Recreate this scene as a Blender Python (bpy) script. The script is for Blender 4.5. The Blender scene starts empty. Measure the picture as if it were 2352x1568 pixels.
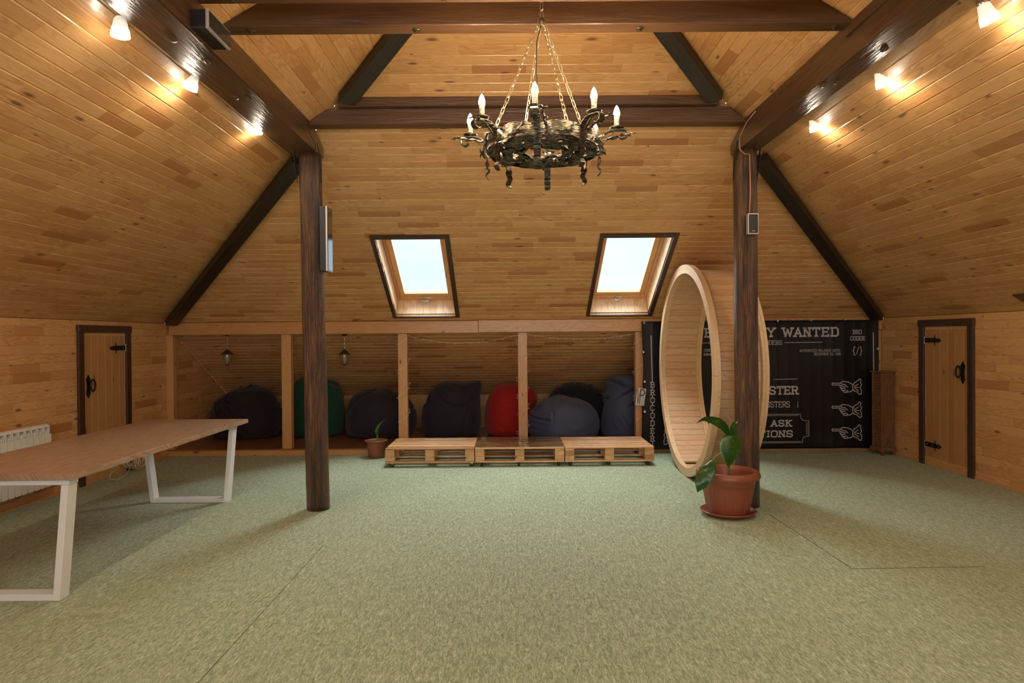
import bpy, bmesh, math, random
from mathutils import Vector, Matrix, noise
random.seed(7)
C = bpy.context.scene.collection
SC = bpy.context.scene
PI = math.pi
H = 1.55                 # eye height
F = 1530.0               # focal length in pixels of the 2352 wide frame

# ------------------------------------------------------------------ camera
cam_d = bpy.data.cameras.new('camera'); cam = bpy.data.objects.new('camera', cam_d); C.objects.link(cam)
cam_d.sensor_width = 36; cam_d.lens = F / 2352 * 36; cam_d.clip_start = 0.05
CM = Matrix.Rotation(-0.0026, 4, 'Z') @ Matrix.Rotation(PI/2 - 0.0072, 4, 'X') @ Matrix.Rotation(-0.0078, 4, 'Z')
cam.matrix_world = Matrix.Translation((0, 0, H)) @ CM
SC.camera = cam

# ------------------------------------------------------------------ world, sun, exposure
w = bpy.data.worlds.new('sky'); SC.world = w; w.use_nodes = True
nt = w.node_tree; nt.nodes.clear()
o_ = nt.nodes.new('ShaderNodeOutputWorld'); bg = nt.nodes.new('ShaderNodeBackground')
tc = nt.nodes.new('ShaderNodeTexCoord'); mp = nt.nodes.new('ShaderNodeMapping'); mp.inputs['Scale'].default_value = (2, 2, 6)
nz = nt.nodes.new('ShaderNodeTexNoise'); nz.inputs['Scale'].default_value = 1.6; nz.inputs['Detail'].default_value = 4
rp = nt.nodes.new('ShaderNodeValToRGB'); rp.color_ramp.elements[0].position = .38; rp.color_ramp.elements[1].position = .68
rp.color_ramp.elements[0].color = (.66, .83, .98, 1); rp.color_ramp.elements[1].color = (.80, .90, 1.0, 1)
nt.links.new(tc.outputs['Generated'], mp.inputs[0]); nt.links.new(mp.outputs[0], nz.inputs['Vector'])
nt.links.new(nz.outputs[0], rp.inputs[0]); nt.links.new(rp.outputs[0], bg.inputs[0]); nt.links.new(bg.outputs[0], o_.inputs[0])
bg.inputs[1].default_value = 1.4

def light(name, kind, loc, energy, color=(1, 1, 1), size=.05, rot=None, size_y=None, angle=None):
    d = bpy.data.lights.new(name, kind); d.energy = energy; d.color = color
    if kind == 'AREA':
        d.size = size
        if size_y: d.shape = 'RECTANGLE'; d.size_y = size_y
    elif kind == 'SUN': d.angle = angle
    else: d.shadow_soft_size = size
    o = bpy.data.objects.new(name, d); C.objects.link(o); o.location = loc
    if rot is not None: o.rotation_euler = rot
    return o
sun = light('sun', 'SUN', (0, 12, 12), 40.0, (.95, .98, 1.0), angle=math.radians(88))
sun.rotation_euler = Vector((-.02, .53, .85)).to_track_quat('Z', 'Y').to_euler()
# added area light behind the camera, neutral fill for the room
light('gable_fill', 'AREA', (.2, -3.3, 1.75), 125, (.95, .97, 1.0), size=5.5, size_y=1.9, rot=(PI/2, 0, 0))
SC.view_settings.view_transform = 'Standard'; SC.view_settings.look = 'None'
SC.view_settings.gamma = 1; SC.view_settings.exposure = 0.0; SC.view_settings.use_curve_mapping = False
SC.cycles.use_denoising = True
SC.cycles.max_bounces = 8; SC.cycles.diffuse_bounces = 5; SC.cycles.transparent_max_bounces = 12
SC.cycles.sample_clamp_indirect = 6; SC.cycles.caustics_reflective = False; SC.cycles.caustics_refractive = False

# ------------------------------------------------------------------ helpers
def at(px, py, Y):
    """point at depth Y seen at photo pixel px, py"""
    d = CM.to_3x3() @ Vector(((px-1176)/F, -(py-784)/F, -1))
    return Vector((0, 0, H)) + d * (Y / d.y)
def tag(o, label=None, cat=None, group=None, kind=None):
    if label: o['label'] = label
    if cat: o['category'] = cat
    if group: o['group'] = group
    if kind: o['kind'] = kind
    return o
def empty(name, loc=(0, 0, 0), rot=None, mat=None):
    o = bpy.data.objects.new(name, None); C.objects.link(o); o.empty_display_size = .1
    if mat is not None: o.matrix_world = mat
    else:
        o.location = loc
        if rot: o.rotation_euler = rot
    return o
def obj(name, bm, m, parent=None, loc=None, smooth=False, rot=None):
    me = bpy.data.meshes.new(name)
    if isinstance(bm, bmesh.types.BMesh):
        bmesh.ops.recalc_face_normals(bm, faces=bm.faces[:]); bm.to_mesh(me); bm.free()
    else: me = bm
    if m is not None and not me.materials:
        for mm in (m if isinstance(m, (list, tuple)) else [m]): me.materials.append(mm)
    if smooth:
        for p in me.polygons: p.use_smooth = True
    o = bpy.data.objects.new(name, me); C.objects.link(o)
    if parent: o.parent = parent
    if loc is not None: o.location = loc
    if rot is not None: o.rotation_euler = rot
    return o
def copy_tree(o, parent=None):
    c = o.copy(); C.objects.link(c); c.parent = parent if parent else None
    for ch in [k for k in bpy.data.objects if k.parent == o]: copy_tree(ch, c)
    return c
def smooth_by_angle(o, deg=40):
    me = o.data
    for p in me.polygons: p.use_smooth = True
    try: me.set_sharp_from_angle(angle=math.radians(deg))
    except Exception: pass
    return o
def NB(): return bmesh.new()
def box(bm, x0, x1, y0, y1, z0, z1, bev=0, mat=None):
    vs = [bm.verts.new((x, y, z)) for x in (x0, x1) for y in (y0, y1) for z in (z0, z1)]
    if mat is not None:
        for v in vs: v.co = mat @ v.co
    idx = ((0,1,3,2), (4,6,7,5), (0,4,5,1), (2,3,7,6), (0,2,6,4), (1,5,7,3))
    fs = [bm.faces.new([vs[i] for i in q]) for q in idx]
    if bev > 0:
        bmesh.ops.recalc_face_normals(bm, faces=fs)
        es = list({e for f in fs for e in f.edges})
        bmesh.ops.bevel(bm, geom=es, offset=bev, segments=1 if bev < .004 else 2, affect='EDGES', profile=.6)
    return bm
def prism(bm, pts, axis, a, b):
    """polygon of 2D points extruded along axis (0,1,2) from a to b"""
    def mk(p, t):
        l = list(p); l.insert(axis, t); return bm.verts.new(l)
    A = [mk(p, a) for p in pts]; B = [mk(p, b) for p in pts]
    n = len(pts)
    bm.faces.new(A); bm.faces.new(B[::-1])
    for i in range(n): bm.faces.new((A[i], A[(i+1) % n], B[(i+1) % n], B[i]))
    return bm
def tube(bm, pts, r, seg=8, closed=False, flat=None):
    """tube along points; r number or list; flat=(w,t) makes a strap"""
    pts = [Vector(p) for p in pts]; n = len(pts); rings = []
    prev = None
    for i, p in enumerate(pts):
        if closed: t = pts[(i+1) % n] - pts[i-1]
        else: t = pts[min(i+1, n-1)] - pts[max(i-1, 0)]
        if t.length < 1e-9: t = Vector((0, 0, 1))
        t.normalize()
        if prev is None:
            a = Vector((0, 0, 1)) if abs(t.z) < .9 else Vector((1, 0, 0))
            u = t.cross(a).normalized()
        else:
            u = (prev - t * prev.dot(t))
            u = u.normalized() if u.length > 1e-6 else t.orthogonal().normalized()
        prev = u; v = t.cross(u)
        rr = r[i] if isinstance(r, (list, tuple)) else r
        rings.append([bm.verts.new(p + (u*math.cos(2*PI*k/seg) + v*math.sin(2*PI*k/seg)) * rr) for k in range(seg)])
    m = n if closed else n-1
    for i in range(m):
        A, B = rings[i], rings[(i+1) % n]
        for k in range(seg): bm.faces.new((A[k], A[(k+1) % seg], B[(k+1) % seg], B[k]))
    if not closed: bm.faces.new(rings[0][::-1]); bm.faces.new(rings[-1])
    return bm
def strap(bm, pts, side, w, t):
    """flat iron strap through pts, wide along side"""
    pts = [Vector(p) for p in pts]; side = Vector(side).normalized(); n = len(pts); R = []
    for i, p in enumerate(pts):
        d = (pts[min(i+1, n-1)] - pts[max(i-1, 0)]).normalized(); nn = d.cross(side)
        nn = nn.normalized() if nn.length > 1e-6 else Vector((0, 0, 1))
        ww = (w[i] if isinstance(w, (list, tuple)) else w) / 2
        R.append([bm.verts.new(p + side*a*ww + nn*b*t/2) for a, b in ((-1,-1), (1,-1), (1,1), (-1,1))])
    for i in range(n-1):
        for k in range(4): bm.faces.new((R[i][k], R[i][(k+1) % 4], R[i+1][(k+1) % 4], R[i+1][k]))
    bm.faces.new(R[0][::-1]); bm.faces.new(R[-1])
    return bm
def lathe(bm, prof, seg=24, cx=0, cy=0, rib=None, a0=0, a1=2*PI):
    full = abs(a1-a0-2*PI) < 1e-6
    rings = []
    for r, z in prof:
        if r < 1e-6: rings.append([bm.verts.new((cx, cy, z))]); continue
        rg = []
        for k in range(seg if full else seg+1):
            a = a0 + (a1-a0)*k/seg
            rr = r + (rib(a, z) if rib else 0)
            rg.append(bm.verts.new((cx+rr*math.cos(a), cy+rr*math.sin(a), z)))
        rings.append(rg)
    for A, B in zip(rings, rings[1:]):
        m = max(len(A), len(B)); mm = m if full else m-1
        for k in range(mm):
            k2 = (k+1) % m
            if len(A) == 1 and len(B) == 1: continue
            if len(A) == 1: bm.faces.new((A[0], B[k2], B[k]))
            elif len(B) == 1: bm.faces.new((A[k], A[k2], B[0]))
            else: bm.faces.new((A[k], A[k2], B[k2], B[k]))
    return bm
def arc(cx, cy, r, a0, a1, n=12, r1=None):
    return [(cx + (r if r1 is None else r+(r1-r)*i/n)*math.cos(a0+(a1-a0)*i/n), cy + (r if r1 is None else r+(r1-r)*i/n)*math.sin(a0+(a1-a0)*i/n)) for i in range(n+1)]

# ------------------------------------------------------------------ materials
def mat(name, col, rough=.5, metal=0, coat=0, emit=None, es=0, spec=.5):
    m = bpy.data.materials.new(name); m.use_nodes = True
    b = m.node_tree.nodes['Principled BSDF']
    b.inputs['Base Color'].default_value = (*col, 1); b.inputs['Roughness'].default_value = rough
    b.inputs['Metallic'].default_value = metal; b.inputs['Coat Weight'].default_value = coat
    b.inputs['Coat Roughness'].default_value = .15; b.inputs['Specular IOR Level'].default_value = spec
    if emit: b.inputs['Emission Color'].default_value = (*emit, 1); b.inputs['Emission Strength'].default_value = es
    return m
class N:
    """small node builder"""
    def __init__(s, m): s.t = m.node_tree; s.b = s.t.nodes['Principled BSDF']
    def n(s, ty, **kw):
        x = s.t.nodes.new(ty)
        for k, v in kw.items(): setattr(x, k, v)
        return x
    def l(s, a, b): s.t.links.new(a, b)
    def math(s, op, a, b=None, c=None):
        x = s.n('ShaderNodeMath', operation=op)
        for i, v in enumerate((a, b, c)):
            if v is None: continue
            if isinstance(v, (int, float)): x.inputs[i].default_value = v
            else: s.l(v, x.inputs[i])
        return x.outputs[0]
    def comb(s, x, y, z):
        c = s.n('ShaderNodeCombineXYZ')
        for i, v in enumerate((x, y, z)):
            if isinstance(v, (int, float)): c.inputs[i].default_value = v
            else: s.l(v, c.inputs[i])
        return c.outputs[0]
    def noise(s, vec, scale, detail=3, rough=.5, dist=0):
        x = s.n('ShaderNodeTexNoise'); s.l(vec, x.inputs['Vector'])
        x.inputs['Scale'].default_value = scale; x.inputs['Detail'].default_value = detail
        x.inputs['Roughness'].default_value = rough; x.inputs['Distortion'].default_value = dist
        return x.outputs[0]
    def ramp(s, f, stops, interp='LINEAR'):
        x = s.n('ShaderNodeValToRGB'); s.l(f, x.inputs[0]); cr = x.color_ramp; cr.interpolation = interp
        while len(cr.elements) < len(stops): cr.elements.new(.5)
        for e, (p, c) in zip(cr.elements, stops): e.position = p; e.color = (*c, 1) if len(c) == 3 else c
        return x.outputs[0]
    def mix(s, f, a, b, mode='MIX'):
        x = s.n('ShaderNodeMix', data_type='RGBA', blend_type=mode)
        if isinstance(f, (int, float)): x.inputs[0].default_value = f
        else: s.l(f, x.inputs[0])
        for i, v in ((6, a), (7, b)):
            if isinstance(v, tuple): x.inputs[i].default_value = (*v, 1)
            else: s.l(v, x.inputs[i])
        return x.outputs[2]
    def bump(s, h, strength=.3, dist=.002):
        x = s.n('ShaderNodeBump'); x.inputs['Strength'].default_value = strength; x.inputs['Distance'].default_value = dist
        s.l(h, x.inputs['Height']); s.l(x.outputs[0], s.b.inputs['Normal']); s.l(x.outputs[0], s.b.inputs['Coat Normal'])
    def coords(s, order='XYZ'):
        tc = s.n('ShaderNodeTexCoord'); sp = s.n('ShaderNodeSeparateXYZ'); s.l(tc.outputs['Object'], sp.inputs[0])
        i = {'X': 0, 'Y': 1, 'Z': 2}
        r = s.n('ShaderNodeObjectInfo').outputs['Random']
        return [sp.outputs[i[k]] for k in order] + [r]

def pine(name, order='XYZ', light_=(.72, .412, .174), mid=(.62, .332, .126), dark=(.41, .17, .057), seg=2.2, knots=.07, coat=.35, rough=.42, knotden=1.0, darkshare=.86):
    """boards: grain along the first axis of order; finger jointed tone patches"""
    m = mat(name, light_, rough, coat=coat); k = N(m)
    x, y, z, r = k.coords(order)
    off = k.math('MULTIPLY', r, 91.7)
    kz = r
    if seg > 0:
        wv = k.math('MULTIPLY_ADD', x, seg, off)
        v = k.n('ShaderNodeTexVoronoi', voronoi_dimensions='1D'); k.l(wv, v.inputs['W']); v.inputs['Scale'].default_value = 1
        sr = k.n('ShaderNodeSeparateColor'); k.l(v.outputs['Color'], sr.inputs[0]); tone = sr.outputs[0]; tone2 = sr.outputs[1]
    else:
        tone = r; tone2 = k.math('FRACT', k.math('MULTIPLY', r, 17.3))
    yy = k.math('ADD', y, k.math('MULTIPLY', z, .7))
    yo = k.math('ADD', yy, k.math('MULTIPLY_ADD', tone2, 13.0, off))
    lo = k.noise(k.comb(k.math('MULTIPLY', x, 1.6), k.math('MULTIPLY', yo, 13), 0), 1.0, 2, .4, .2)
    fig = k.math('SINE', k.math('MULTIPLY', lo, 70))
    fig = k.math('MULTIPLY_ADD', fig, .5, .5)
    fine = k.noise(k.comb(k.math('MULTIPLY', x, 5), k.math('MULTIPLY', yo, 260), 0), 1.0, 3, .6)
    base = k.ramp(tone, [(0, light_), (.45, tuple(a*.93 for a in light_)), (.62, mid), (darkshare, mid), (min(.99, darkshare+.05), tuple(.5*a+.5*b for a, b in zip(mid, dark))), (1, dark)])
    fs = k.math('MULTIPLY_ADD', tone2, .42, .18)
    c = k.mix(k.math('MULTIPLY', k.math('POWER', fig, 2.0), fs), base, dark)
    c = k.mix(k.math('MULTIPLY', k.math('SUBTRACT', fine, .35), .35), c, dark)
    kv = k.n('ShaderNodeTexVoronoi', voronoi_dimensions='2D'); kv.inputs['Scale'].default_value = 1
    k.l(k.comb(k.math('MULTIPLY', x, 2.4*knotden), k.math('MULTIPLY', yo, 7.5*knotden), 0), kv.inputs['Vector'])
    ksep = k.n('ShaderNodeSeparateColor'); k.l(kv.outputs['Color'], ksep.inputs[0])
    kd = k.math('DIVIDE', kv.outputs['Distance'], k.math('MAXIMUM', k.math('MULTIPLY', k.math('SUBTRACT', ksep.outputs[0], .62), 4.5), .001))
    kf = k.ramp(kd, [(0, (1,)*3), (knots*.55, (1,)*3), (knots, (.35,)*3), (knots*1.5, (0,)*3)])
    c = k.mix(k.math('MULTIPLY', kf, .85), c, (.13, .045, .015))
    k.l(c, k.b.inputs['Base Color'])
    k.bump(k.math('ADD', fig, fine), .12, .0015)
    return m
M = {}
M['plank'] = pine('pine_boards')
M['rail_x'] = pine('pine_beam_x', 'XYZ', seg=.4, knots=.06, light_=(.60, .32, .11), mid=(.55, .28, .09), coat=.15)
M['post_z'] = pine('pine_post_z', 'ZXY', seg=.3, knots=.06, light_=(.60, .33, .12), mid=(.56, .30, .11), coat=.15)
M['door_z'] = pine('door_board_z', 'ZYX', seg=0, knots=.085, light_=(.52, .28, .11), mid=(.46, .24, .09), knotden=1.1, coat=.2)
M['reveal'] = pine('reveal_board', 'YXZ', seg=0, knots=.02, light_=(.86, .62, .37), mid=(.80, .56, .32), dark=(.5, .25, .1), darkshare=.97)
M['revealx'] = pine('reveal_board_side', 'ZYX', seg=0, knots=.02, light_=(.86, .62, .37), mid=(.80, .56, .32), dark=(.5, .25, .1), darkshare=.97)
M['sash'] = pine('sash_wood', 'YXZ', seg=0, knots=.0, light_=(.72, .42, .19), mid=(.68, .39, .17), dark=(.5, .24, .1), darkshare=.97, coat=.5)
M['pallet'] = pine('pallet_wood', 'XYZ', seg=0, knots=.05, light_=(.72, .44, .21), mid=(.62, .34, .14), dark=(.36, .17, .06), coat=.25, darkshare=.93)
M['deck'] = pine('deck_boards', 'YXZ', seg=.5, knots=.02, light_=(.34, .135, .045), mid=(.27, .10, .032), dark=(.14, .05, .018), coat=.5, rough=.35)
M['stave'] = pine('stave_wood', 'XYZ', seg=0, knots=.015, light_=(.70, .47, .27), mid=(.63, .39, .21), dark=(.42, .23, .11), coat=.12, darkshare=.97)
M['rim'] = pine('rim_wood', 'XYZ', seg=0, knots=.0, light_=(.74, .53, .31), mid=(.72, .50, .28), dark=(.55, .33, .16), coat=.1, darkshare=.99)
M['oak'] = pine('tabletop_laminate', 'YXZ', seg=0, knots=0, light_=(.43, .295, .195), mid=(.41, .275, .18), dark=(.22, .115, .07), coat=.3, rough=.4, darkshare=.99)
M['carved'] = pine('carved_wood', 'ZXY', seg=0, knots=.02, light_=(.22, .10, .040), mid=(.20, .085, .033), dark=(.05, .018, .008), coat=.1, rough=.6, darkshare=.97)
# dark stained beams
def dark_wood(name, order, a=(.048, .019, .0085), b=(.018, .0075, .004), streak=(.12, .05, .018), coat=.8, sc=1.0):
    m = mat(name, a, .38, coat=coat); k = N(m); x, y, z, r = k.coords(order)
    off = k.math('MULTIPLY', r, 33.0)
    v = k.comb(k.math('MULTIPLY', x, 1.3*sc), k.math('MULTIPLY', k.math('ADD', y, off), 9*sc), k.math('MULTIPLY', z, 9*sc))
    n1 = k.noise(v, 1.5, 4, .6, .6)
    v2 = k.comb(k.math('MULTIPLY', x, 6), k.math('MULTIPLY', k.math('ADD', y, off), 70), k.math('MULTIPLY', z, 70))
    n2 = k.noise(v2, 1.0, 3, .6)
    c = k.ramp(n1, [(.25, b), (.5, a), (.66, a), (.85, streak)])
    c = k.mix(k.math('MULTIPLY', n2, .5), c, b)
    k.l(c, k.b.inputs['Base Color']); k.b.inputs['Coat Roughness'].default_value = .18
    k.bump(k.math('ADD', k.math('MULTIPLY', n1, 2.5), n2), .5, .006)
    return m
M['beam_x'] = dark_wood('dark_beam_x', 'XYZ', a=(.115, .052, .020), b=(.055, .023, .009), coat=.15)
M['beam_y'] = dark_wood('dark_beam_y', 'YXZ', a=(.088, .040, .016), b=(.030, .013, .006), coat=.7)
M['hip'] = dark_wood('dark_hip', 'XYZ', a=(.025, .013, .008), b=(.012, .007, .004), streak=(.03, .015, .008), coat=.3)
M['casing'] = dark_wood('dark_casing', 'ZXY', a=(.060, .027, .014), b=(.035, .015, .008), streak=(.08, .036, .018), coat=.3)
# log posts
def logmat():
    m = mat('log_wood', (.05, .02, .01), .42, coat=.4); k = N(m); x, y, z, r = k.coords('ZXY')
    v = k.comb(k.math('MULTIPLY', x, 2.2), k.math('MULTIPLY', y, 13), k.math('MULTIPLY', z, 13))
    warp = k.noise(k.comb(k.math('MULTIPLY', x, 3.2), k.math('MULTIPLY', y, 12), k.math('MULTIPLY', z, 12)), 1.0, 2)
    g = k.noise(k.comb(k.math('MULTIPLY_ADD', warp, 5, k.math('MULTIPLY', x, 5)), k.math('MULTIPLY', y, 120), k.math('MULTIPLY', z, 120)), 1.0, 4, .75, .8)
    big = k.noise(v, 1.0, 3, .6)
    f = k.math('ADD', k.math('MULTIPLY', g, .65), k.math('MULTIPLY', big, .45))
    c = k.ramp(f, [(.40, (.014, .006, .003)), (.50, (.045, .018, .008)), (.59, (.11, .045, .015)), (.74, (.30, .13, .04))])
    k.l(c, k.b.inputs['Base Color']); k.b.inputs['Coat Roughness'].default_value = .2
    k.bump(k.math('ADD', g, k.math('MULTIPLY', big, 3.0)), 1.0, .012)
    return m
M['log'] = logmat()
# carpet
def carpet():
    m = mat('green_carpet', (.3, .33, .2), .95, spec=.1); k = N(m); x, y, z, r = k.coords()
    # pile streaks run diagonally across the room
    u = k.math('ADD', k.math('MULTIPLY', x, .78), k.math('MULTIPLY', y, .62))
    v = k.math('SUBTRACT', k.math('MULTIPLY', y, .78), k.math('MULTIPLY', x, .62))
    n1 = k.noise(k.comb(k.math('MULTIPLY', x, 135), k.math('MULTIPLY', y, 32), 0), 1.0, 4, .8, .3)
    n2 = k.noise(k.comb(x, y, 0), 2.2, 3, .5)
    n3 = k.noise(k.comb(k.math('MULTIPLY', x, 260), k.math('MULTIPLY', y, 190), 0), 1.0, 2, .7)
    n4 = k.noise(k.comb(k.math('MULTIPLY', x, 62), k.math('MULTIPLY', y, 13), 0), 1.0, 3, .65, .8)
    f = k.math('ADD', k.math('ADD', k.math('MULTIPLY', n1, .50), k.math('MULTIPLY', n4, .34)), k.math('MULTIPLY', n3, .16))
    c = k.ramp(f, [(.37, (.135, .18, .095)), (.465, (.25, .315, .195)), (.54, (.42, .50, .345)), (.64, (.70, .78, .60))])
    c = k.mix(k.math('MULTIPLY', n2, .25), c, (.20, .28, .14))
    k.l(c, k.b.inputs['Base Color']); k.bump(f, .7, .006)
    k.b.inputs['Sheen Weight'].default_value = .15
    return m
M['carpet'] = carpet()
M['seam'] = mat('carpet_seam', (.03, .03, .018), 1)
M['iron'] = mat('black_iron', (.018, .017, .017), .5, .6)
def forged():
    m = mat('forged_iron', (.05, .045, .04), .38, .85); k = N(m); x, y, z, r = k.coords()
    n1 = k.noise(k.comb(k.math('MULTIPLY', x, 40), k.math('MULTIPLY', y, 40), k.math('MULTIPLY', z, 420)), 1, 2, .5, .1)
    c = k.ramp(n1, [(.38, (.022, .020, .018)), (.52, (.10, .082, .055)), (.70, (.34, .29, .22))])
    k.l(c, k.b.inputs['Base Color']); k.bump(n1, .8, .004)
    return m
M['forged'] = forged()
M['brass'] = mat('aged_brass', (.42, .34, .20), .35, .9)
M['bronze'] = mat('bronze', (.16, .13, .07), .4, .9)
M['satin'] = mat('satin_metal', (.55, .48, .36), .3, .9)
M['chain'] = mat('chain_brass', (.72, .62, .42), .3, .95)
M['white'] = mat('white_paint', (.78, .79, .78), .35)
M['rad'] = mat('radiator_white', (.80, .79, .74), .35)
M['black'] = mat('black_plastic', (.012, .012, .012), .3)
M['screen'] = mat('glossy_panel', (.03, .03, .032), .12, coat=.8)
M['silver'] = mat('silver', (.55, .52, .50), .35, .6)
M['chrome'] = mat('chrome', (.75, .75, .76), .12, 1)
M['rubber'] = mat('rubber', (.015, .015, .016), .6)
M['terracotta'] = mat('terracotta_plastic', (.25, .068, .034), .38, coat=.12)
M['terracotta2'] = mat('terracotta_small', (.27, .09, .042), .42, coat=.1)
M['soil'] = mat('soil', (.03, .018, .012), 1)
M['stick'] = mat('grey_stake', (.22, .17, .14), .7)
M['cord'] = mat('white_cord', (.72, .70, .62), .4)
M['cord_pink'] = mat('copper_cord', (.55, .25, .16), .35)
M['cord_dark'] = mat('dark_cord', (.03, .022, .018), .5)
M['paper'] = mat('paper', (.92, .93, .96), .7)
M['ink'] = mat('ink', (.06, .06, .07), .7)
M['vinyl'] = mat('black_vinyl', (.014, .011, .0105), .33, coat=.3)
M['print'] = mat('white_print', (.50, .46, .45), .45)
M['burnt'] = mat('burnt_letters', (.05, .025, .02), .6)
M['sleeve'] = mat('candle_sleeve', (.45, .38, .26), .45, .5)
M['socket'] = mat('bulb_collar', (.8, .72, .55), .5, emit=(1, .75, .4), es=.6)
M['bulb'] = mat('lit_bulb', (1, .9, .7), .5, emit=(1, .80, .50), es=14)
M['shade'] = mat('opal_glass_shade', (.9, .87, .78), .35, emit=(1, .93, .76), es=.55)
M['shade_lit'] = mat('opal_glass_lit', (1, .97, .9), .35, emit=(1, .93, .78), es=5.0)
M['lampglass'] = mat('amber_glass', (.28, .20, .12), .15, coat=.6)
def glassmat(name, tint, refl=.07, rough=0.0):
    m = bpy.data.materials.new(name); m.use_nodes = True; t = m.node_tree; t.nodes.clear()
    o = t.nodes.new('ShaderNodeOutputMaterial'); a = t.nodes.new('ShaderNodeBsdfTransparent'); a.inputs[0].default_value = (*tint, 1)
    g = t.nodes.new('ShaderNodeBsdfGlossy'); g.inputs['Roughness'].default_value = rough
    x = t.nodes.new('ShaderNodeMixShader'); f = t.nodes.new('ShaderNodeLayerWeight'); f.inputs[0].default_value = .5
    pw = t.nodes.new('ShaderNodeMath'); pw.operation = 'POWER'; pw.inputs[1].default_value = 5; t.links.new(f.outputs['Facing'], pw.inputs[0])
    ad = t.nodes.new('ShaderNodeMath'); ad.operation = 'ADD'; ad.inputs[1].default_value = .04; t.links.new(pw.outputs[0], ad.inputs[0])
    mu = t.nodes.new('ShaderNodeMath'); mu.operation = 'MULTIPLY'; mu.inputs[1].default_value = refl
    t.links.new(ad.outputs[0], mu.inputs[0]); t.links.new(mu.outputs[0], x.inputs[0])
    t.links.new(a.outputs[0], x.inputs[1]); t.links.new(g.outputs[0], x.inputs[2]); t.links.new(x.outputs[0], o.inputs[0])
    return m
M['glass'] = glassmat('window_glass', (.98, .99, 1), .6)
M['tableglass'] = glassmat('glass_sheet', (.94, .95, .91), .9, .03)
def fabric(name, col, rough=.8):
    m = mat(name, col, rough, spec=.25); k = N(m); x, y, z, r = k.coords()
    n1 = k.noise(k.comb(x, y, z), 5, 4, .6); n2 = k.noise(k.comb(x, y, z), 400, 2, .6)
    k.l(k.mix(k.math('MULTIPLY', n1, .5), col, tuple(c*.55 for c in col)), k.b.inputs['Base Color'])
    k.bump(k.math('ADD', k.math('MULTIPLY', n1, 6), n2), .35, .004); k.b.inputs['Sheen Weight'].default_value = .12
    return m
M['navy'] = fabric('navy_fabric', (.028, .026, .040)); M['blue'] = fabric('blue_fabric', (.075, .092, .17), .5)
M['plum'] = fabric('dark_plum_fabric', (.024, .015, .020)); M['green'] = fabric('green_fabric', (.012, .075, .040))
M['red'] = fabric('red_fabric', (.42, .018, .014)); M['navy2'] = fabric('slate_fabric', (.016, .016, .024))
def leafmat():
    m = mat('leaf', (.02, .10, .02), .28, coat=.5); k = N(m); x, y, z, r = k.coords()
    n = k.noise(k.comb(x, y, z), 170, 2, .5); n2 = k.noise(k.comb(x, y, z), 14, 2, .5)
    f = k.math('ADD', k.math('MULTIPLY', n, .75), k.math('MULTIPLY', n2, .25))
    c = k.ramp(f, [(.0, (.018, .085, .012)), (.60, (.03, .13, .015)), (.64, (.42, .45, .10)), (1, (.5, .5, .15))])
    k.l(c, k.b.inputs['Base Color']); return m
M['leaf'] = leafmat(); M['leaf2'] = mat('young_leaf', (.10, .26, .03), .35, coat=.3); M['stem'] = mat('stem', (.14, .24, .05), .5)

# ------------------------------------------------------------------ the shell
XL, XR, YB, ZK = -4.55, 4.93, 8.83, 1.76
TH = math.atan(.59); CS, SN = math.cos(TH), math.sin(TH)
XM = (XL+XR)/2; HW = (XR-XL)/2; VMAX = HW/CS
YF = -3.4; YA = 10.76; VMIN = -(YA-YB)/CS
PW = .0884
def frame(o, x, y, z):
    m = Matrix((x, y, z)).transposed().to_4x4(); m.translation = o; return m
MB_ = frame((0, YB, ZK), (1, 0, 0), (0, -CS, SN), (0, -SN, -CS))
ML_ = frame((XL, 0, ZK), (0, 1, 0), (CS, 0, SN), (SN, 0, -CS))
MR_ = frame((XR, 0, ZK), (0, -1, 0), (-CS, 0, SN), (-SN, 0, -CS))
def plank(parent, v0, v1, lo, hi, m, t=.013, c=.005, name='plank'):
    """board on local z=0 plane between v0..v1; lo/hi = (u at v0, u at v1); rounded tongue and groove edges"""
    u0 = min(lo); wd = v1-v0
    if max(hi)-u0 < .02: return None
    jit = random.uniform(-.0006, .0006)
    prof = [(0, -t), (0, -c), (c*1.3, jit), (wd-c*1.3, jit), (wd, -c), (wd, -t)]
    bm = NB()
    A = [bm.verts.new((lo[0]+(lo[1]-lo[0])*v/wd-u0, v, z)) for v, z in prof]
    B = [bm.verts.new((hi[0]+(hi[1]-hi[0])*v/wd-u0, v, z)) for v, z in prof]
    n = len(prof)
    for i in range(n): bm.faces.new((A[i], A[(i+1) % n], B[(i+1) % n], B[i]))
    bm.faces.new(A[::-1]); bm.faces.new(B)
    return obj(name, bm, m, parent, (u0, v0, 0))
M['backing'] = mat('batten_backing', (.10, .05, .02), .9)
# skylight openings on the back slope, in slope coordinates (x0,x1), v range
VB = (YB-8.71)/CS; NR = 18; VT = VB + NR*PW
WINS = [(-1.484, -.712), (1.040, 1.806)]
def quad(bm, pts): bm.faces.new([bm.verts.new(p) for p in pts])
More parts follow.
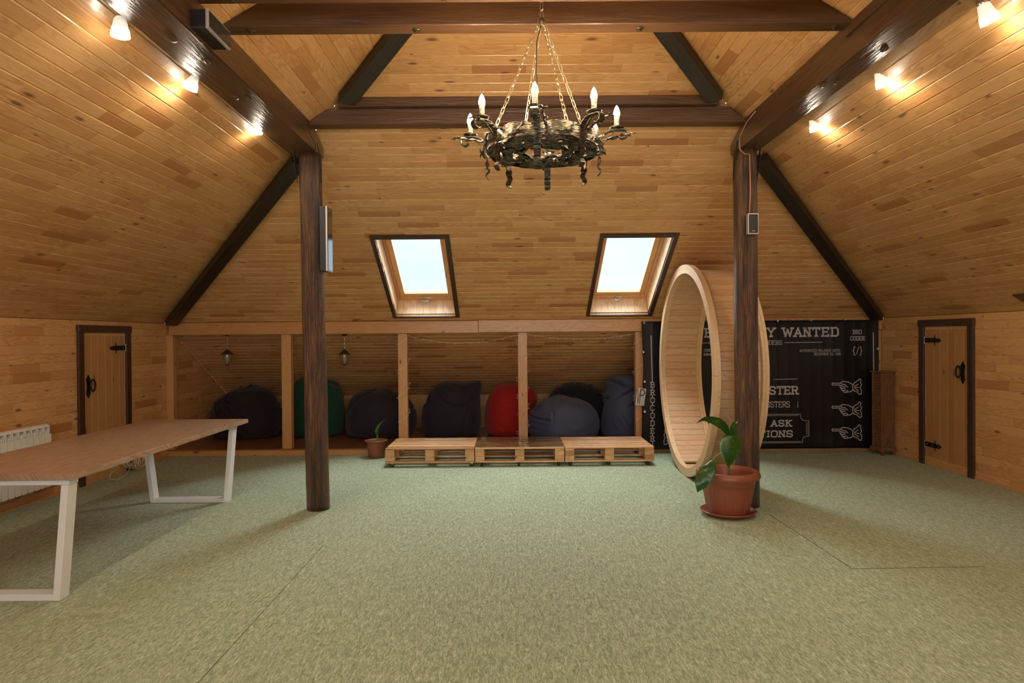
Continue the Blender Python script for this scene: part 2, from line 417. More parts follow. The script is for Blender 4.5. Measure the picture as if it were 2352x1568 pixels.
# back slope: lower part runs on over the alcove
cb = NB(); zb = -.014
def slab(bm, pts, t=.02):
    A = [bm.verts.new((x, y, zb)) for x, y in pts]; B = [bm.verts.new((x, y, zb-t)) for x, y in pts]
    bm.faces.new(A); bm.faces.new(B[::-1]); n = len(pts)
    for i in range(n): bm.faces.new((A[i], A[(i+1) % n], B[(i+1) % n], B[i]))
e = .03
slab(cb, [(XL, VMIN), (XR, VMIN), (XR, 0), (XR-CS*VB, VB), (XL+CS*VB, VB), (XL, 0)])
lv, rv = XL+CS*VB, XR-CS*VB; lt, rt = XL+CS*VT, XR-CS*VT
slab(cb, [(lv, VB), (WINS[0][0], VB), (WINS[0][0], VT), (lt, VT)])
slab(cb, [(WINS[0][1], VB), (WINS[1][0], VB), (WINS[1][0], VT), (WINS[0][1], VT)])
slab(cb, [(WINS[1][1], VB), (rv, VB), (rt, VT), (WINS[1][1], VT)])
slab(cb, [(lt, VT), (rt, VT), (XM, VMAX)])
ceil_b = obj('ceiling', cb, M['backing']); ceil_b.matrix_world = MB_
tag(ceil_b, 'back slope of the pine-boarded ceiling holding both roof windows', kind='structure')
k0 = VB - math.floor((VB-VMIN)/PW)*PW
v = k0 - PW
while v < VMAX:
    a, b = max(v, VMIN), min(v+PW, VMAX)
    if b-a > .004:
        L = lambda q: XL + max(q, 0)*CS
        R = lambda q: XR - max(q, 0)*CS
        if a >= VB-1e-4 and b <= VT+1e-4:
            for lo, hi in (((L(a), L(b)), (WINS[0][0],)*2), ((WINS[0][1],)*2, (WINS[1][0],)*2), ((WINS[1][1],)*2, (R(a), R(b)))):
                plank(ceil_b, a, b, lo, hi, M['plank'])
        else: plank(ceil_b, a, b, (L(a), L(b)), (R(a), R(b)), M['plank'])
    v += PW
# side slopes
cl = NB(); slab(cl, [(YF, 0), (YB, 0), (YB-CS*VMAX, VMAX), (YF, VMAX)]); ceil_l = obj('ceiling', cl, M['backing']); ceil_l.matrix_world = ML_
tag(ceil_l, 'left slope of the pine-boarded ceiling', kind='structure')
cr = NB(); slab(cr, [(-YB, 0), (-YF, 0), (-YF, VMAX), (-YB+CS*VMAX, VMAX)]); ceil_r = obj('ceiling', cr, M['backing']); ceil_r.matrix_world = MR_
tag(ceil_r, 'right slope of the pine-boarded ceiling', kind='structure')
v = 0
while v < VMAX:
    a, b = v, min(v+PW, VMAX)
    if b-a > .01:
        plank(ceil_l, a, b, (YF, YF), (YB-a*CS, YB-b*CS), M['plank'])
        plank(ceil_r, a, b, (-YB+a*CS, -YB+b*CS), (-YF, -YF), M['plank'])
    v += PW
# side walls: horizontal boards, door openings
DL = (7.085, 7.87); DR = (7.14, 7.90); DZ = 1.625
MWL = frame((XL, 0, 0), (0, 1, 0), (0, 0, 1), (1, 0, 0))
MWR = frame((XR, 0, 0), (0, -1, 0), (0, 0, 1), (-1, 0, 0))
def sidewall(name, mw, d, sgn, label):
    bm = NB()
    def s(u0, u1, z0, z1): slab(bm, [(u0, z0), (u1, z0), (u1, z1), (u0, z1)], .04)
    uu = sorted((sgn*YF, sgn*YB)); dd = sorted((sgn*d[0], sgn*d[1]))
    s(uu[0], dd[0], 0, ZK); s(dd[1], uu[1], 0, ZK); s(dd[0], dd[1], DZ, ZK)
    box(bm, uu[0], uu[1], ZK-.08, ZK+.10, -.09, -.0142)
    # triangle end of the alcove
    bm2 = [(sgn*YB, 0), (sgn*YA, 0), (sgn*YA, ZK-(YA-YB)*.59), (sgn*YB, ZK)]
    slab(bm, bm2, .04)
    o = obj(name, bm, M['backing']); o.matrix_world = mw; tag(o, label, kind='structure')
    z = 0
    while z < ZK-.01:
        a, b = z, min(z+PW, ZK)
        def far(q): return YB + min(YA-YB, (ZK-q)/.59)
        lo_far = (far(a), far(b))
        if sgn > 0: segs = [((YF, YF), (d[0], d[0])), ((d[1], d[1]), lo_far)] if b <= DZ+.03 else [((YF, YF), lo_far)]
        else: segs = [((-d[0], -d[0]), (-YF, -YF)), ((-lo_far[0], -lo_far[1]), (-d[1], -d[1]))] if b <= DZ+.03 else [((-lo_far[0], -lo_far[1]), (-YF, -YF))]
        for lo, hi in segs: plank(o, a, b, lo, hi, M['plank'])
        z += PW
    return o
wall_l = sidewall('wall_left', MWL, DL, 1, 'left knee wall of horizontal pine boards')
wall_r = sidewall('wall_right', MWR, DR, -1, 'right knee wall of horizontal pine boards')
# low back wall of the alcove
wb = NB(); box(wb, XL, XR, YA+.013, YA+.05, 0, .66); wall_b = obj('wall_back', wb, M['backing']); tag(wall_b, 'low pine wall at the back of the alcove behind the bean bags', kind='structure')
sub = empty('boards'); bpy.data.objects.remove(sub)
for i in range(7):
    z0 = .085 + i*PW; z1 = min(z0+PW, .63)
    bm = NB(); c = .003
    prism(bm, [(YA+.013, z0), (YA+c, z0), (YA, z0+c), (YA, z1-c), (YA+c, z1), (YA+.013, z1)], 0, 0, XR-XL)
    obj('plank', bm, M['plank'], wall_b, (XL, 0, 0))
# gable wall behind the viewer, wide opening added to let in fill light
wf = NB()
def wq(x0, x1, z0, z1): box(wf, x0, x1, YF-.1, YF, z0, z1)
wq(XL, -2.6, 0, 1.76); wq(3.0, XR, 0, 1.76); wq(-2.6, 3.0, 0, .75)
zr = lambda x: ZK + .59*min(x-XL, XR-x)
prism(wf, [(XL, 1.76), (-2.6, 1.76), (-2.6, zr(-2.6))], 1, YF-.1, YF)
prism(wf, [(3.0, 1.76), (XR, 1.76), (3.0, zr(3.0))], 1, YF-.1, YF)
prism(wf, [(-2.6, 2.75), (3.0, 2.75), (3.0, zr(3.0)), (XM, zr(XM)), (-2.6, zr(-2.6))], 1, YF-.1, YF)
wall_f = obj('wall_front', wf, M['rail_x']); tag(wall_f, 'gable wall of the room with a wide opening added for fill light', kind='structure')
# floor
fl = NB(); box(fl, XL-.05, XR+.05, YF, YA+.05, -.06, 0)
floor = obj('floor', fl, M['carpet']); tag(floor, 'green speckled carpet floor', kind='structure')
def seam(p, q, wd=.004):
    p, q = Vector(p), Vector(q); d = (q-p); n_ = Vector((-d.y, d.x, 0)).normalized()*wd/2
    bm = NB(); z = Vector((0, 0, .0012))
    A = [bm.verts.new(v) for v in (p-n_, q-n_, q+n_, p+n_)]; B = [bm.verts.new(v.co+z) for v in A]
    bm.faces.new(A[::-1]); bm.faces.new(B)
    for i in range(4): bm.faces.new((A[i], A[(i+1) % 4], B[(i+1) % 4], B[i]))
    obj('seam', bm, M['seam'], floor)
def onfloor(px, py):
    d = CM.to_3x3() @ Vector(((px-1176)/F, -(py-784)/F, -1)); t = -H/d.z
    p = Vector((0, 0, H)) + d*t; p.z = 0; return p
pts = [onfloor(*q) for q in ((1768, 1182), (1845, 1232), (1902, 1270), (1958, 1306), (2262, 1301))]
for a, b in zip(pts, pts[1:]): seam(a, b)
a, b = onfloor(455, 1568), onfloor(742, 1253)
seam(a, b, .0025)
# floor edge trims
for nm, x0, x1 in (('baseboard_left', XL, XL+.014), ('baseboard_right', XR-.014, XR)):
    d = DL if x0 < 0 else DR
    bm = NB(); box(bm, x0, x1, YF, d[0]-.09, 0, .03, .003); box(bm, x0, x1, d[1]+.09, YB, 0, .03, .003)
    tag(obj(nm, bm, M['plank']), 'thin pine strip along the foot of the ' + nm[10:] + ' wall', kind='structure')
# platform of the alcove
pf = NB(); box(pf, XL, XR, YB, YB+.028, 0, .083, .002); box(pf, XL, XR, YB+.028, YA, .03, .068)
plat = obj('floor', pf, M['rail_x']); tag(plat, 'raised wooden platform floor of the alcove', kind='structure')
n = 78; wdk = (XR-XL)/n
for i in range(n):
    bm = NB(); c = .002; g = .001
    prism(bm, [(g, .068), (g, .085-c), (g+c, .085), (wdk-g-c, .085), (wdk-g, .085-c), (wdk-g, .068)], 1, YB-.006, YA)
    obj('plank', bm, M['deck'], plat, (XL+i*wdk, 0, 0))
# small trims where slope meets the alcove ends
bm = NB(); tube(bm, [(XL+.012, YB+.12, ZK-.07-.012), (XL+.012, YA-.03, ZK-(YA-YB)*.59-.01)], .012, 4)
tag(obj('trim_1', bm, M['plank']), 'thin diagonal trim at the left end of the alcove', kind='structure')
bm = NB(); tube(bm, [(XR-.012, YB+.12, ZK-.07-.012), (XR-.012, YA-.03, ZK-(YA-YB)*.59-.01)], .012, 4)
tag(obj('trim_2', bm, M['plank']), 'thin diagonal trim at the right end of the alcove', kind='structure')

# ------------------------------------------------------------------ roof windows
def roof_window(name, x0, x1, label):
    root = empty(name, mat=MB_); tag(root, label, kind='structure')
    D = .27
    xo0, xo1, vo0, vo1 = x0-.047, x1+.055, VB-.028, VT+.062
    def cb(pts, nm='casing_board'):
        bm = NB(); prism(bm, pts, 2, .001, .016); obj(nm, bm, M['casing'], root)
    cb([(xo0, vo0), (xo1, vo0), (x1, VB), (x0, VB)]); cb([(xo0, vo1), (xo1, vo1), (x1, VT), (x0, VT)])
    cb([(xo0, vo0), (x0, VB), (x0, VT), (xo0, vo1)]); cb([(xo1, vo0), (x1, VB), (x1, VT), (xo1, vo1)])
    # lining boards: bottom and top (grain towards the glass), sides
    n = 9; w_ = (x1-x0)/n
    def board(p, wd, ax, pos, flip, nm, mt):
        # ax 0: board spans x, lies on plane v=pos ; ax 1: board spans v, lies on plane x=pos
        bm = NB(); c = .003; t = .015*flip
        prof = [(0, t), (0, c*flip*.0+c*(1 if flip > 0 else -1)), (c, 0), (wd-c, 0), (wd, c*(1 if flip > 0 else -1)), (wd, t)]
        for zz in (0,):
            A = []; B = []
            for q, h in prof:
                for lst, z in ((A, .0), (B, -D-.02)):
                    lst.append(bm.verts.new((q, h, z) if ax == 0 else (h, q, z)))
            m_ = len(prof)
            for i in range(m_): bm.faces.new((A[i], A[(i+1) % m_], B[(i+1) % m_], B[i]))
            bm.faces.new(A[::-1]); bm.faces.new(B)
        obj(nm, bm, mt, root, (p, pos, 0) if ax == 0 else (pos, p, 0))
    for i in range(n):
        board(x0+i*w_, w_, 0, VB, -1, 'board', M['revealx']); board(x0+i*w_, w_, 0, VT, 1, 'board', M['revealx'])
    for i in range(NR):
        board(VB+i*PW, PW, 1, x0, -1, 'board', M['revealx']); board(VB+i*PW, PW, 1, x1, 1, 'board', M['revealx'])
    # fixed frame and sash
    def ring(nm, a0, a1, b0, b1, wd, z0, z1, m, parent, bt=None):
        bt = bt or wd
        for q in ((a0, a0+wd, b0, b1), (a1-wd, a1, b0, b1), (a0+wd, a1-wd, b0, b0+bt), (a0+wd, a1-wd, b1-wd, b1)):
            bm = NB(); box(bm, q[0], q[1], q[2], q[3], z0, z1, .003); obj(nm, bm, m, parent)
    ring('frame_rail', x0, x1, VB, VT, .035, -D-.06, -D+.02, M['sash'], root, .05)
    ring('sash_rail', x0+.035, x1-.035, VB+.05, VT-.035, .066, -D-.05, -D+.0, M['sash'], root)
    bm = NB(); box(bm, x0+.098, x1-.098, VB+.113, VT-.098, -D-.042, -D-.034); obj('pane', bm, M['glass'], root)
    xm = x0 + (x1-x0)*.52
    h = NB(); box(h, xm-.035, xm+.035, VB+.028, VB+.058, -D+.02, -D+.03, .004)
    ho = obj('handle', h, M['chrome'], root)
    h = NB(); tube(h, [(xm+.01, VB+.043, -D+.025), (xm+.01, VB+.043, -D+.06), (xm-.01, VB+.040, -D+.07), (xm-.12, VB+.032, -D+.066)], [.008, .009, .009, .0075], 8)
    obj('lever', h, M['chrome'], ho, smooth=True)
    # outside flashing kerb closes the gap of the roof build-up
    k = NB()
    for q in ((x0-.03, x0-.015, VB-.03, VT+.03), (x1+.015, x1+.03, VB-.03, VT+.03), (x0-.03, x1+.03, VB-.03, VB-.015), (x0-.03, x1+.03, VT+.015, VT+.03)):
        box(k, q[0], q[1], q[2], q[3], -D-.07, -.02)
    obj('kerb', k, M['backing'], root)
    return root
roof_window('window_1', *WINS[0], 'left of the two slanting roof windows, dark casing and steel handle')
roof_window('window_2', *WINS[1], 'right of the two slanting roof windows, nearest the big wooden wheel')

# ------------------------------------------------------------------ dark roof timbers
def purlin(name, xi, xo, zi, zo, label):
    # xi inner face (room centre side), xo outer; zi/zo top there
    zbm = H+1.66; bm = NB(); n = 30
    yend = 6.2
    rings = []
    for k in range(n+1):
        y = YF + (yend-YF)*k/n
        def cap(z): return min(z, ZK+.59*(YB-y)-.006)
        r = [(xo, zbm), (xi, zbm), (xi, cap(zi)), (xo, cap(zo))]
        j = lambda: noise.noise(Vector((k*.7, xi*3, len(rings)*1.3)))*.004
        rings.append([bm.verts.new((x+j(), y, z+(j() if q < 2 else 0))) for q, (x, z) in enumerate(r)])
    for A, B in zip(rings, rings[1:]):
        for q in range(4): bm.faces.new((A[q], A[(q+1) % 4], B[(q+1) % 4], B[q]))
    bm.faces.new(rings[0][::-1]); bm.faces.new(rings[-1])
    es = [e_ for e_ in bm.edges if abs((e_.verts[0].co-e_.verts[1].co).x) < .02 and abs(e_.verts[0].co.z-zbm) < .02 and abs(e_.verts[1].co.z-zbm) < .02]
    bmesh.ops.bevel(bm, geom=es, offset=.012, segments=2, affect='EDGES')
    o = obj(name, bm, M['beam_y']); tag(o, label, 'beam', 'long dark purlins'); return o
pl = purlin('ceiling_beam', -1.72, -1.98, H+1.875, H+1.722, 'long dark glossy beam under the left ceiling slope, on the left log post')
pr = purlin('ceiling_beam', 2.06, 2.25, H+1.88, H+1.768, 'long dark glossy beam under the right ceiling slope, on the right log post')
bm = NB(); prism(bm, [(YF, H+1.665), (4.64, H+1.665), (4.66, H+1.71), (4.0, H+1.745), (YF, H+1.80)], 0, -1.722, -1.708); obj('splice', bm, M['beam_y'], pl)
bm = NB(); prism(bm, [(YF, H+1.76), (3.4, H+1.80), (4.05, H+1.80), (4.05, H+1.855), (YF, H+1.875)], 0, 2.045, 2.062); obj('splice', bm, M['beam_y'], pr)
def knots(o, x0, x1, ys):
    for y, xx, s in ys:
        bm = NB(); lathe(bm, [(0, -.012), (s*.5, -.012), (s, -.004), (s*1.25, .004)], 12)
        k_ = obj('knot', bm, M['beam_y'], o, (xx, y, H+1.66), smooth=True); k_.scale = (.8, 1.4, 1)
knots(pl, 0, 0, [(3.7, -1.86, .03), (4.0, -1.8, .022), (4.6, -1.88, .025), (4.62, -1.8, .02)])
knots(pr, 0, 0, [(4.4, 2.17, .022), (4.45, 2.1, .024), (3.9, 2.2, .022)])
def tie(name, x0, x1, y0, y1, z0, z1, cutl, cutr, label, mat_='beam_x', group=None):
    bm = NB(); prism(bm, [(x0, z0), (x1, z0), (x1-cutr, z1), (x0+cutl, z1)], 1, y0, y1)
    bmesh.ops.bevel(bm, geom=[e_ for e_ in bm.edges], offset=.005, segments=1, affect='EDGES')
    o = obj(name, bm, M[mat_]); tag(o, label, 'beam', group); return o
def bolts(o, lst):
    for x, y, z in lst:
        bm = NB(); lathe(bm, [(0, 0), (.024, 0), (.026, -.004), (.024, -.007), (.012, -.008), (.012, -.02), (0, -.02)], 10)
        b_ = obj('bolt', bm, M['iron'], o, (x, y, z)); b_.data.materials[0] = M['bronze']
RZ = H+1.872
ta = tie('tie_beam', -1.735, 2.09, 4.01, 4.13, RZ, RZ+.22, .37, .35, 'dark cross beam right behind the chandelier chain, its underside bolted', group=None)
bolts(ta, [(at(x, 75, 4.07).x, 4.07, RZ) for x in (577, 957, 1469, 1915)])
tb = tie('tie_beam', -1.735, 2.09, 3.62, 3.745, RZ, RZ+.22, .37, .35, 'dark cross beam along the top edge of the photo, in front of the chandelier chain')
bolts(tb, [(at(x, 0, 3.69).x, 3.69, RZ) for x in (535, 1020)])
tc_ = tie('tie_beam', -1.745, 2.07, 5.76, 5.885, H+1.838, H+1.975, .14, .17, 'lower long dark tie beam behind the chandelier, between the purlin ends')
td = tie('tie_beam', -1.46, 1.80, 5.70, 5.80, H+1.975, H+2.055, .0, .0, 'shorter dark beam lying on top of the rear tie beam')
def hip(side, label):
    cx = XL if side < 0 else XR
    d = Vector((-side, -1, .59)); L = 3.75
    p0 = Vector((cx, YB, ZK)); dn = d.normalized(); s = Vector((1, side*-1, 0)).normalized() if side > 0 else Vector((1, 1, 0)).normalized()
    up = s.cross(dn); up = up if up.z > 0 else -up
    A = frame(p0, dn, s, up) if dn.cross(s).dot(up) > 0 else frame(p0, dn, -s, up)
    bm = NB(); wd = .072
    box(bm, .17, 3.93, -wd, wd, -.11, -.034, .006)
    o = obj('hip_rafter', bm, M['hip']); o.matrix_world = A; tag(o, label, 'beam', None)
    bm = NB(); box(bm, 4.84, 6.3, -wd, wd, -.11, -.034, .006)
    o = obj('hip_rafter', bm, M['hip']); o.matrix_world = A; tag(o, label.replace('dark diagonal rafter running down', 'dark diagonal rafter above the rear tie beam on').replace(' into the corner', ''), 'beam', None); return o
hip(-1, 'dark diagonal rafter running down the left hip of the ceiling into the corner')
hip(1, 'dark diagonal rafter running down the right hip of the ceiling into the corner')

# ------------------------------------------------------------------ log posts
def log_post(xb, xt, y, r, label, sd):
    bm = NB(); n, seg = 60, 40; rings = []
    for k in range(n+1):
        t = k/n; z = t*(H+1.665); cx = xb+(xt-xb)*t; rr = r*(1.0-.03*t)
        rg = []
        for q in range(seg):
            a = 2*PI*q/seg; dv = Vector((math.cos(a)*1.2, math.sin(a)*1.2, z*1.3+sd))
            dr = noise.noise(dv)*.006 + noise.noise(Vector((math.cos(a)*9, math.sin(a)*9, z*1.2+sd)))*.0022
            rg.append(bm.verts.new((cx+math.cos(a)*(rr+dr), y+math.sin(a)*(rr+dr), z)))
        rings.append(rg)
    for A, B in zip(rings, rings[1:]):
        for q in range(seg): bm.faces.new((A[q], A[(q+1) % seg], B[(q+1) % seg], B[q]))
    bm.faces.new(rings[0][::-1]); bm.faces.new(rings[-1])
    o = obj('log_post', bm, M['log'], smooth=True); tag(o, label, 'post', None)
    return o
lp1 = log_post(-1.756, -1.80, 6.05, .103, 'varnished round log post on the left, between the table and the terracotta seedling pot', 3.1)
lp2 = log_post(2.140, 2.135, 6.03, .105, 'varnished round log post on the right, behind the big potted plant', 8.7)
# forged strap brackets at the post heads
for lp, x, s in ((lp1, -1.80, 1), (lp2, 2.135, -1)):
    z = H+1.66
    for sx in (-1, 1):
        bm = NB(); xx = x+sx*.108
        strap(bm, [(xx, 6.03, z-.26), (xx+sx*.004, 5.99, z-.12), (xx, 5.95, z+.0), (xx, 5.9, z+.06)], (0, 1, 0), [.012, .03, .03, .02], .005)
        obj('bracket', bm, M['iron'], lp)
# ------------------------------------------------------------------ pine lintel and alcove posts
bm = NB(); box(bm, XL+.05, .0, YB-.045, YB+.07, ZK-.155, ZK+.005, .006); l1 = obj('lintel_beam', bm, M['rail_x'], loc=(0, 0, 0)); tag(l1, 'left length of the pine lintel over the alcove opening, joined near the middle', 'beam', None)
bm = NB(); box(bm, -.42, XR-.02, YB-.052, YB+.07, ZK-.150, ZK+.012, .006)
l1.data.clear_geometry(); b2 = NB(); box(b2, XL+.05, -.422, YB-.045, YB+.07, ZK-.155, ZK+.005, .006); b2.to_mesh(l1.data); b2.free()
l2 = obj('lintel_beam', bm, M['rail_x']); tag(l2, 'right length of the pine lintel, running on behind the black banner', 'beam', None)
plab = ['square pine post in the left corner of the alcove', 'square pine post second from the left, beside the green bean bag', 'square pine post wrapped in string lights behind the left pallet', 'square pine post wrapped in string lights in front of the red bean bag', 'square pine post carrying the paper VP sign', 'square pine post hidden behind the banner beside the wheel', 'square pine post at the far right end of the banner']
for px, lb in zip((389, 659, 926, 1201, 1470, 1745, 2024), plab):
    X = at(px, 900, YB+.02).x; wd = .062; X = min(X, XR-.068)
    bm = NB(); box(bm, -wd, wd, YB+.0, YB+.11, .085, ZK-.155, .006)
    tag(obj('alcove_post', bm, M['post_z'], loc=(X, 0, 0)), lb, 'post', None)

# ------------------------------------------------------------------ doors
def strap_hinge(parent, y, z, sgn, m):
    """along +u; door local frame: x=u along wall, y=z up, z=out"""
    bm = NB(); L = .30*sgn
    prism(bm, [(y, z-.027), (y+L*.66, z-.025), (y+L*.70, z-.012), (y+L*.74, z-.02), (y+L*.86, z-.024), (y+L, z), (y+L*.86, z+.024), (y+L*.74, z+.02), (y+L*.70, z+.012), (y+L*.66, z+.025), (y, z+.027)][::1], 2, .004, .011)
    h = obj('hinge', bm, M['iron'], parent)
    for s in (1, -1):
        pts = [(y+L*.66+ L*.02*math.cos(a)*0 + (-L*.06)*math.sin(a), z+s*(.02+.045*(a/2.2)), .009) for a in [i*.28 for i in range(9)]]
        pts = [(y+L*.68 - sgn*.022*math.sin(i/8*PI*.9), z+s*(.018+.05*i/8), .008) for i in range(9)]
        b = NB(); tube(b, pts, [.006-.0004*i for i in range(9)], 6); obj('curl', b, M['iron'], h)
    for q in (.15, .45, .85):
        b = NB(); lathe(b, [(0, .017), (.006, .016), (.009, .011)], 8, y+L*q, z); obj('nail', b, M['bronze'], h)
    b = NB(); tube(b, [(y-sgn*.006, z-.04, .01), (y-sgn*.006, z+.04, .01)], .007, 8); obj('knuckle', b, M['silver'], h)
def door(name, mw, d, sgn, label, hinge_z, hinge_far, handle_z):
    root = empty(name, mat=mw); tag(root, label, kind='structure')
    u0, u1 = sorted((sgn*d[0], sgn*d[1])); W = u1-u0
    def bx(nm, a, b, c, dd, e0, e1, m, bev=.003):
        bm = NB(); box(bm, 0, b-a, 0, dd-c, e0, e1, bev); return obj(nm, bm, m, root, (a, c, 0))
    bx('jamb', u0-.09, u0, 0, DZ+.005, 0, .028, M['casing']); bx('jamb', u1, u1+.09, 0, DZ+.005, 0, .028, M['casing'])
    bx('head_casing', u0-.098, u1+.098, DZ+.005, DZ+.085, 0, .034, M['casing'])
    n = 6; ws = [.16, .11, .14, .12, .15, .10]; s = sum(ws); x = u0
    for q in ws:
        wd = q/s*W; bm = NB(); c = .003
        prism(bm, [(0, -.03), (0, -c), (c, 0), (wd-c, 0), (wd, -c), (wd, -.03)], 1, 0, DZ-.105)
        for v in bm.verts: pass
        o = obj('board', bm, M['door_y'], root, (x, .10, -.004)); x += wd
    bx('threshold', u0, u1, 0, .10, -.01, .012, M['plank'])
    hinge_u, hs = (u1, -1) if hinge_far else (u0, 1)
    for hz in hinge_z: strap_hinge(root, hinge_u, hz, hs, None)
    # ring pull on a shaped plate
    pu = (u0+.095) if hinge_far else (u1-.10)
    z = handle_z; bm = NB()
    half = [(0, .125), (.018, .095), (.036, .072), (.026, .062), (.024, .03), (.018, 0), (.024, -.03), (.026, -.062), (.034, -.075), (.018, -.095), (0, -.125)]
    pts = [(pu+a, z+b) for a, b in half] + [(pu-a, z+b) for a, b in half[1:-1][::-1]]
    prism(bm, pts, 2, .0, .008); hp = obj('handle_plate', bm, M['iron'], root)
    bm = NB(); cx = pu + hs*-.045*(-1 if not hinge_far else -1)
    cx = pu + (.042 if hinge_far else -.042)
    rp_ = []; rr_ = []
    for i in range(48):
        a = 2*PI*i/48; rp_.append((cx+.040*math.cos(a), z+.008+.062*math.sin(a), .028)); rr_.append(.0085+.0022*math.sin(i*1.9))
    tube(bm, rp_, rr_, 8, closed=True); obj('ring_pull', bm, M['iron'], hp, smooth=True)
    b = NB(); lathe(b, [(0, .034), (.012, .03), (.015, .02), (.015, .0)], 12, pu, z+.055); obj('boss', b, M['iron'], hp)
    return root
M['door_y'] = pine('door_board_y', 'YXZ', seg=0, knots=.075, light_=(.50, .27, .105), mid=(.45, .235, .09), knotden=.75, coat=.2)
door('door_1', MWL, DL, 1, 'small board door with iron strap hinge in the left wall', (1.455, .30), True, 1.05)
door('door_2', MWR, DR, -1, 'small board door with two iron strap hinges in the right wall', (1.47, .245), False, 1.12)

# ------------------------------------------------------------------ banner
def stroke_font():
    O = [(1,0),(3,0),(4,1),(4,5),(3,6),(1,6),(0,5),(0,1),(1,0)]
    G = {
     'A': [[(0,0),(2,6),(4,0)],[(.8,2),(3.2,2)]], 'B': [[(.4,0),(.4,6)],[(.4,6),(3,6),(3.6,5.2),(3.6,4),(3,3.2),(.4,3.2)],[(3,3.2),(4,2.4),(4,.9),(3.2,0),(.4,0)]],
     'C': [[(4,4.6),(4,5.1),(3.1,6),(1,6),(0,5),(0,1),(1,0),(3.1,0),(4,.9),(4,1.4)]], 'D': [[(.4,0),(.4,6)],[(.4,6),(3,6),(4,5),(4,1),(3,0),(.4,0)]],
     'E': [[(.4,0),(.4,6)],[(.4,6),(3.8,6),(3.8,5)],[(.4,3.1),(3,3.1)],[(.4,0),(3.8,0),(3.8,1)]],
     'G': [[(4,4.6),(4,5.1),(3.1,6),(1,6),(0,5),(0,1),(1,0),(3,0),(4,1),(4,2.8),(2.3,2.8)]],
     'H': [[(.4,0),(.4,6)],[(3.6,0),(3.6,6)],[(.4,3),(3.6,3)]], 'I': [[(.8,0),(.8,6)]], 'K': [[(.4,0),(.4,6)],[(.4,2.6),(3.6,6)],[(1.5,3.6),(3.8,0)]],
     'L': [[(.4,0),(.4,6)],[(.4,0),(3.6,0),(3.6,1)]], 'M': [[(.3,0),(.5,6)],[(.5,6),(2.5,2),(4.5,6)],[(4.5,6),(4.7,0)]],
     'N': [[(.4,0),(.4,6)],[(.4,6),(3.6,0)],[(3.6,0),(3.6,6)]], 'O': [O], 'P': [[(.4,0),(.4,6)],[(.4,6),(3,6),(4,5),(4,3.8),(3,2.8),(.4,2.8)]],
     'Q': [O,[(2.6,1.4),(4.1,-.6)]], 'R': [[(.4,0),(.4,6)],[(.4,6),(3,6),(3.8,5.2),(3.8,4),(3,3),(.4,3)],[(2.2,3),(3.9,0)]],
     'S': [[(3.8,4.7),(3.8,5.2),(3,6),(1,6),(.1,5.2),(.1,4.1),(.8,3.3),(3.1,2.7),(3.9,2),(3.9,.9),(3,0),(1,0),(.1,.8),(.1,1.4)]],
     'T': [[(2,0),(2,6)],[(0,5),(0,6),(4,6),(4,5)]], 'U': [[(.2,6),(.2,1),(1.1,0),(2.9,0),(3.8,1),(3.8,6)]],
     'V': [[(0,6),(2,0),(4,6)]], 'W': [[(0,6),(1.4,0),(2.8,5),(4.2,0),(5.6,6)]], 'Y': [[(2,0),(2,2.8)],[(0,6),(2,2.8)],[(4,6),(2,2.8)]],
     'Z': [[(0,5.2),(0,6),(3.8,6),(0,0),(3.8,0),(3.8,.8)]], '0': [O], '1': [[(.8,0),(.8,6),(0,5.4)]],
     '2': [[(0,5),(1,6),(3,6),(3.8,5.2),(3.8,4),(0,0),(3.8,0)]], '4': [[(3,0),(3,6),(0,2),(4,2)]], '5': [[(3.7,6),(.3,6),(.3,3.4),(3,3.4),(3.9,2.5),(3.9,.9),(3,0),(1,0),(0,.8)]],
     '7': [[(0,6),(3.8,6),(1.5,0)]], '8': [[(1,3.2),(.2,4),(.2,5.2),(1,6),(3,6),(3.8,5.2),(3.8,4),(3,3.2),(1,3.2),(0,2.3),(0,.9),(1,0),(3,0),(4,.9),(4,2.3),(3,3.2)]],
     ':': [[(.6,1),(.6,1.6)],[(.6,3.8),(.6,4.4)]], ',': [[(.8,.6),(.3,-.9)]], "'": [[(.6,6),(.6,4.6)]],
     '{': [[(2.2,6.6),(1.4,6.6),(1,6),(1,4),(0,3),(1,2),(1,0),(1.4,-.6),(2.2,-.6)]], '}': [[(0,6.6),(.8,6.6),(1.2,6),(1.2,4),(2.2,3),(1.2,2),(1.2,0),(.8,-.6),(0,-.6)]],
     '/': [[(0,.2),(2.2,5.8)]], 'i': [[(.8,0),(.8,3.8)],[(.8,5.2),(.8,5.8)]], ' ': []}
    W_ = {'I': 1.6, 'M': 5, 'W': 5.6, ':': 1.2, ',': 1, "'": 1.2, '{': 2.2, '}': 2.2, '/': 2.2, 'i': 1.6, '1': 1.4, ' ': 2.2}
    return G, W_
GL, GW = stroke_font()
NOSER = set("OCGSQU0258:,'{}/i")
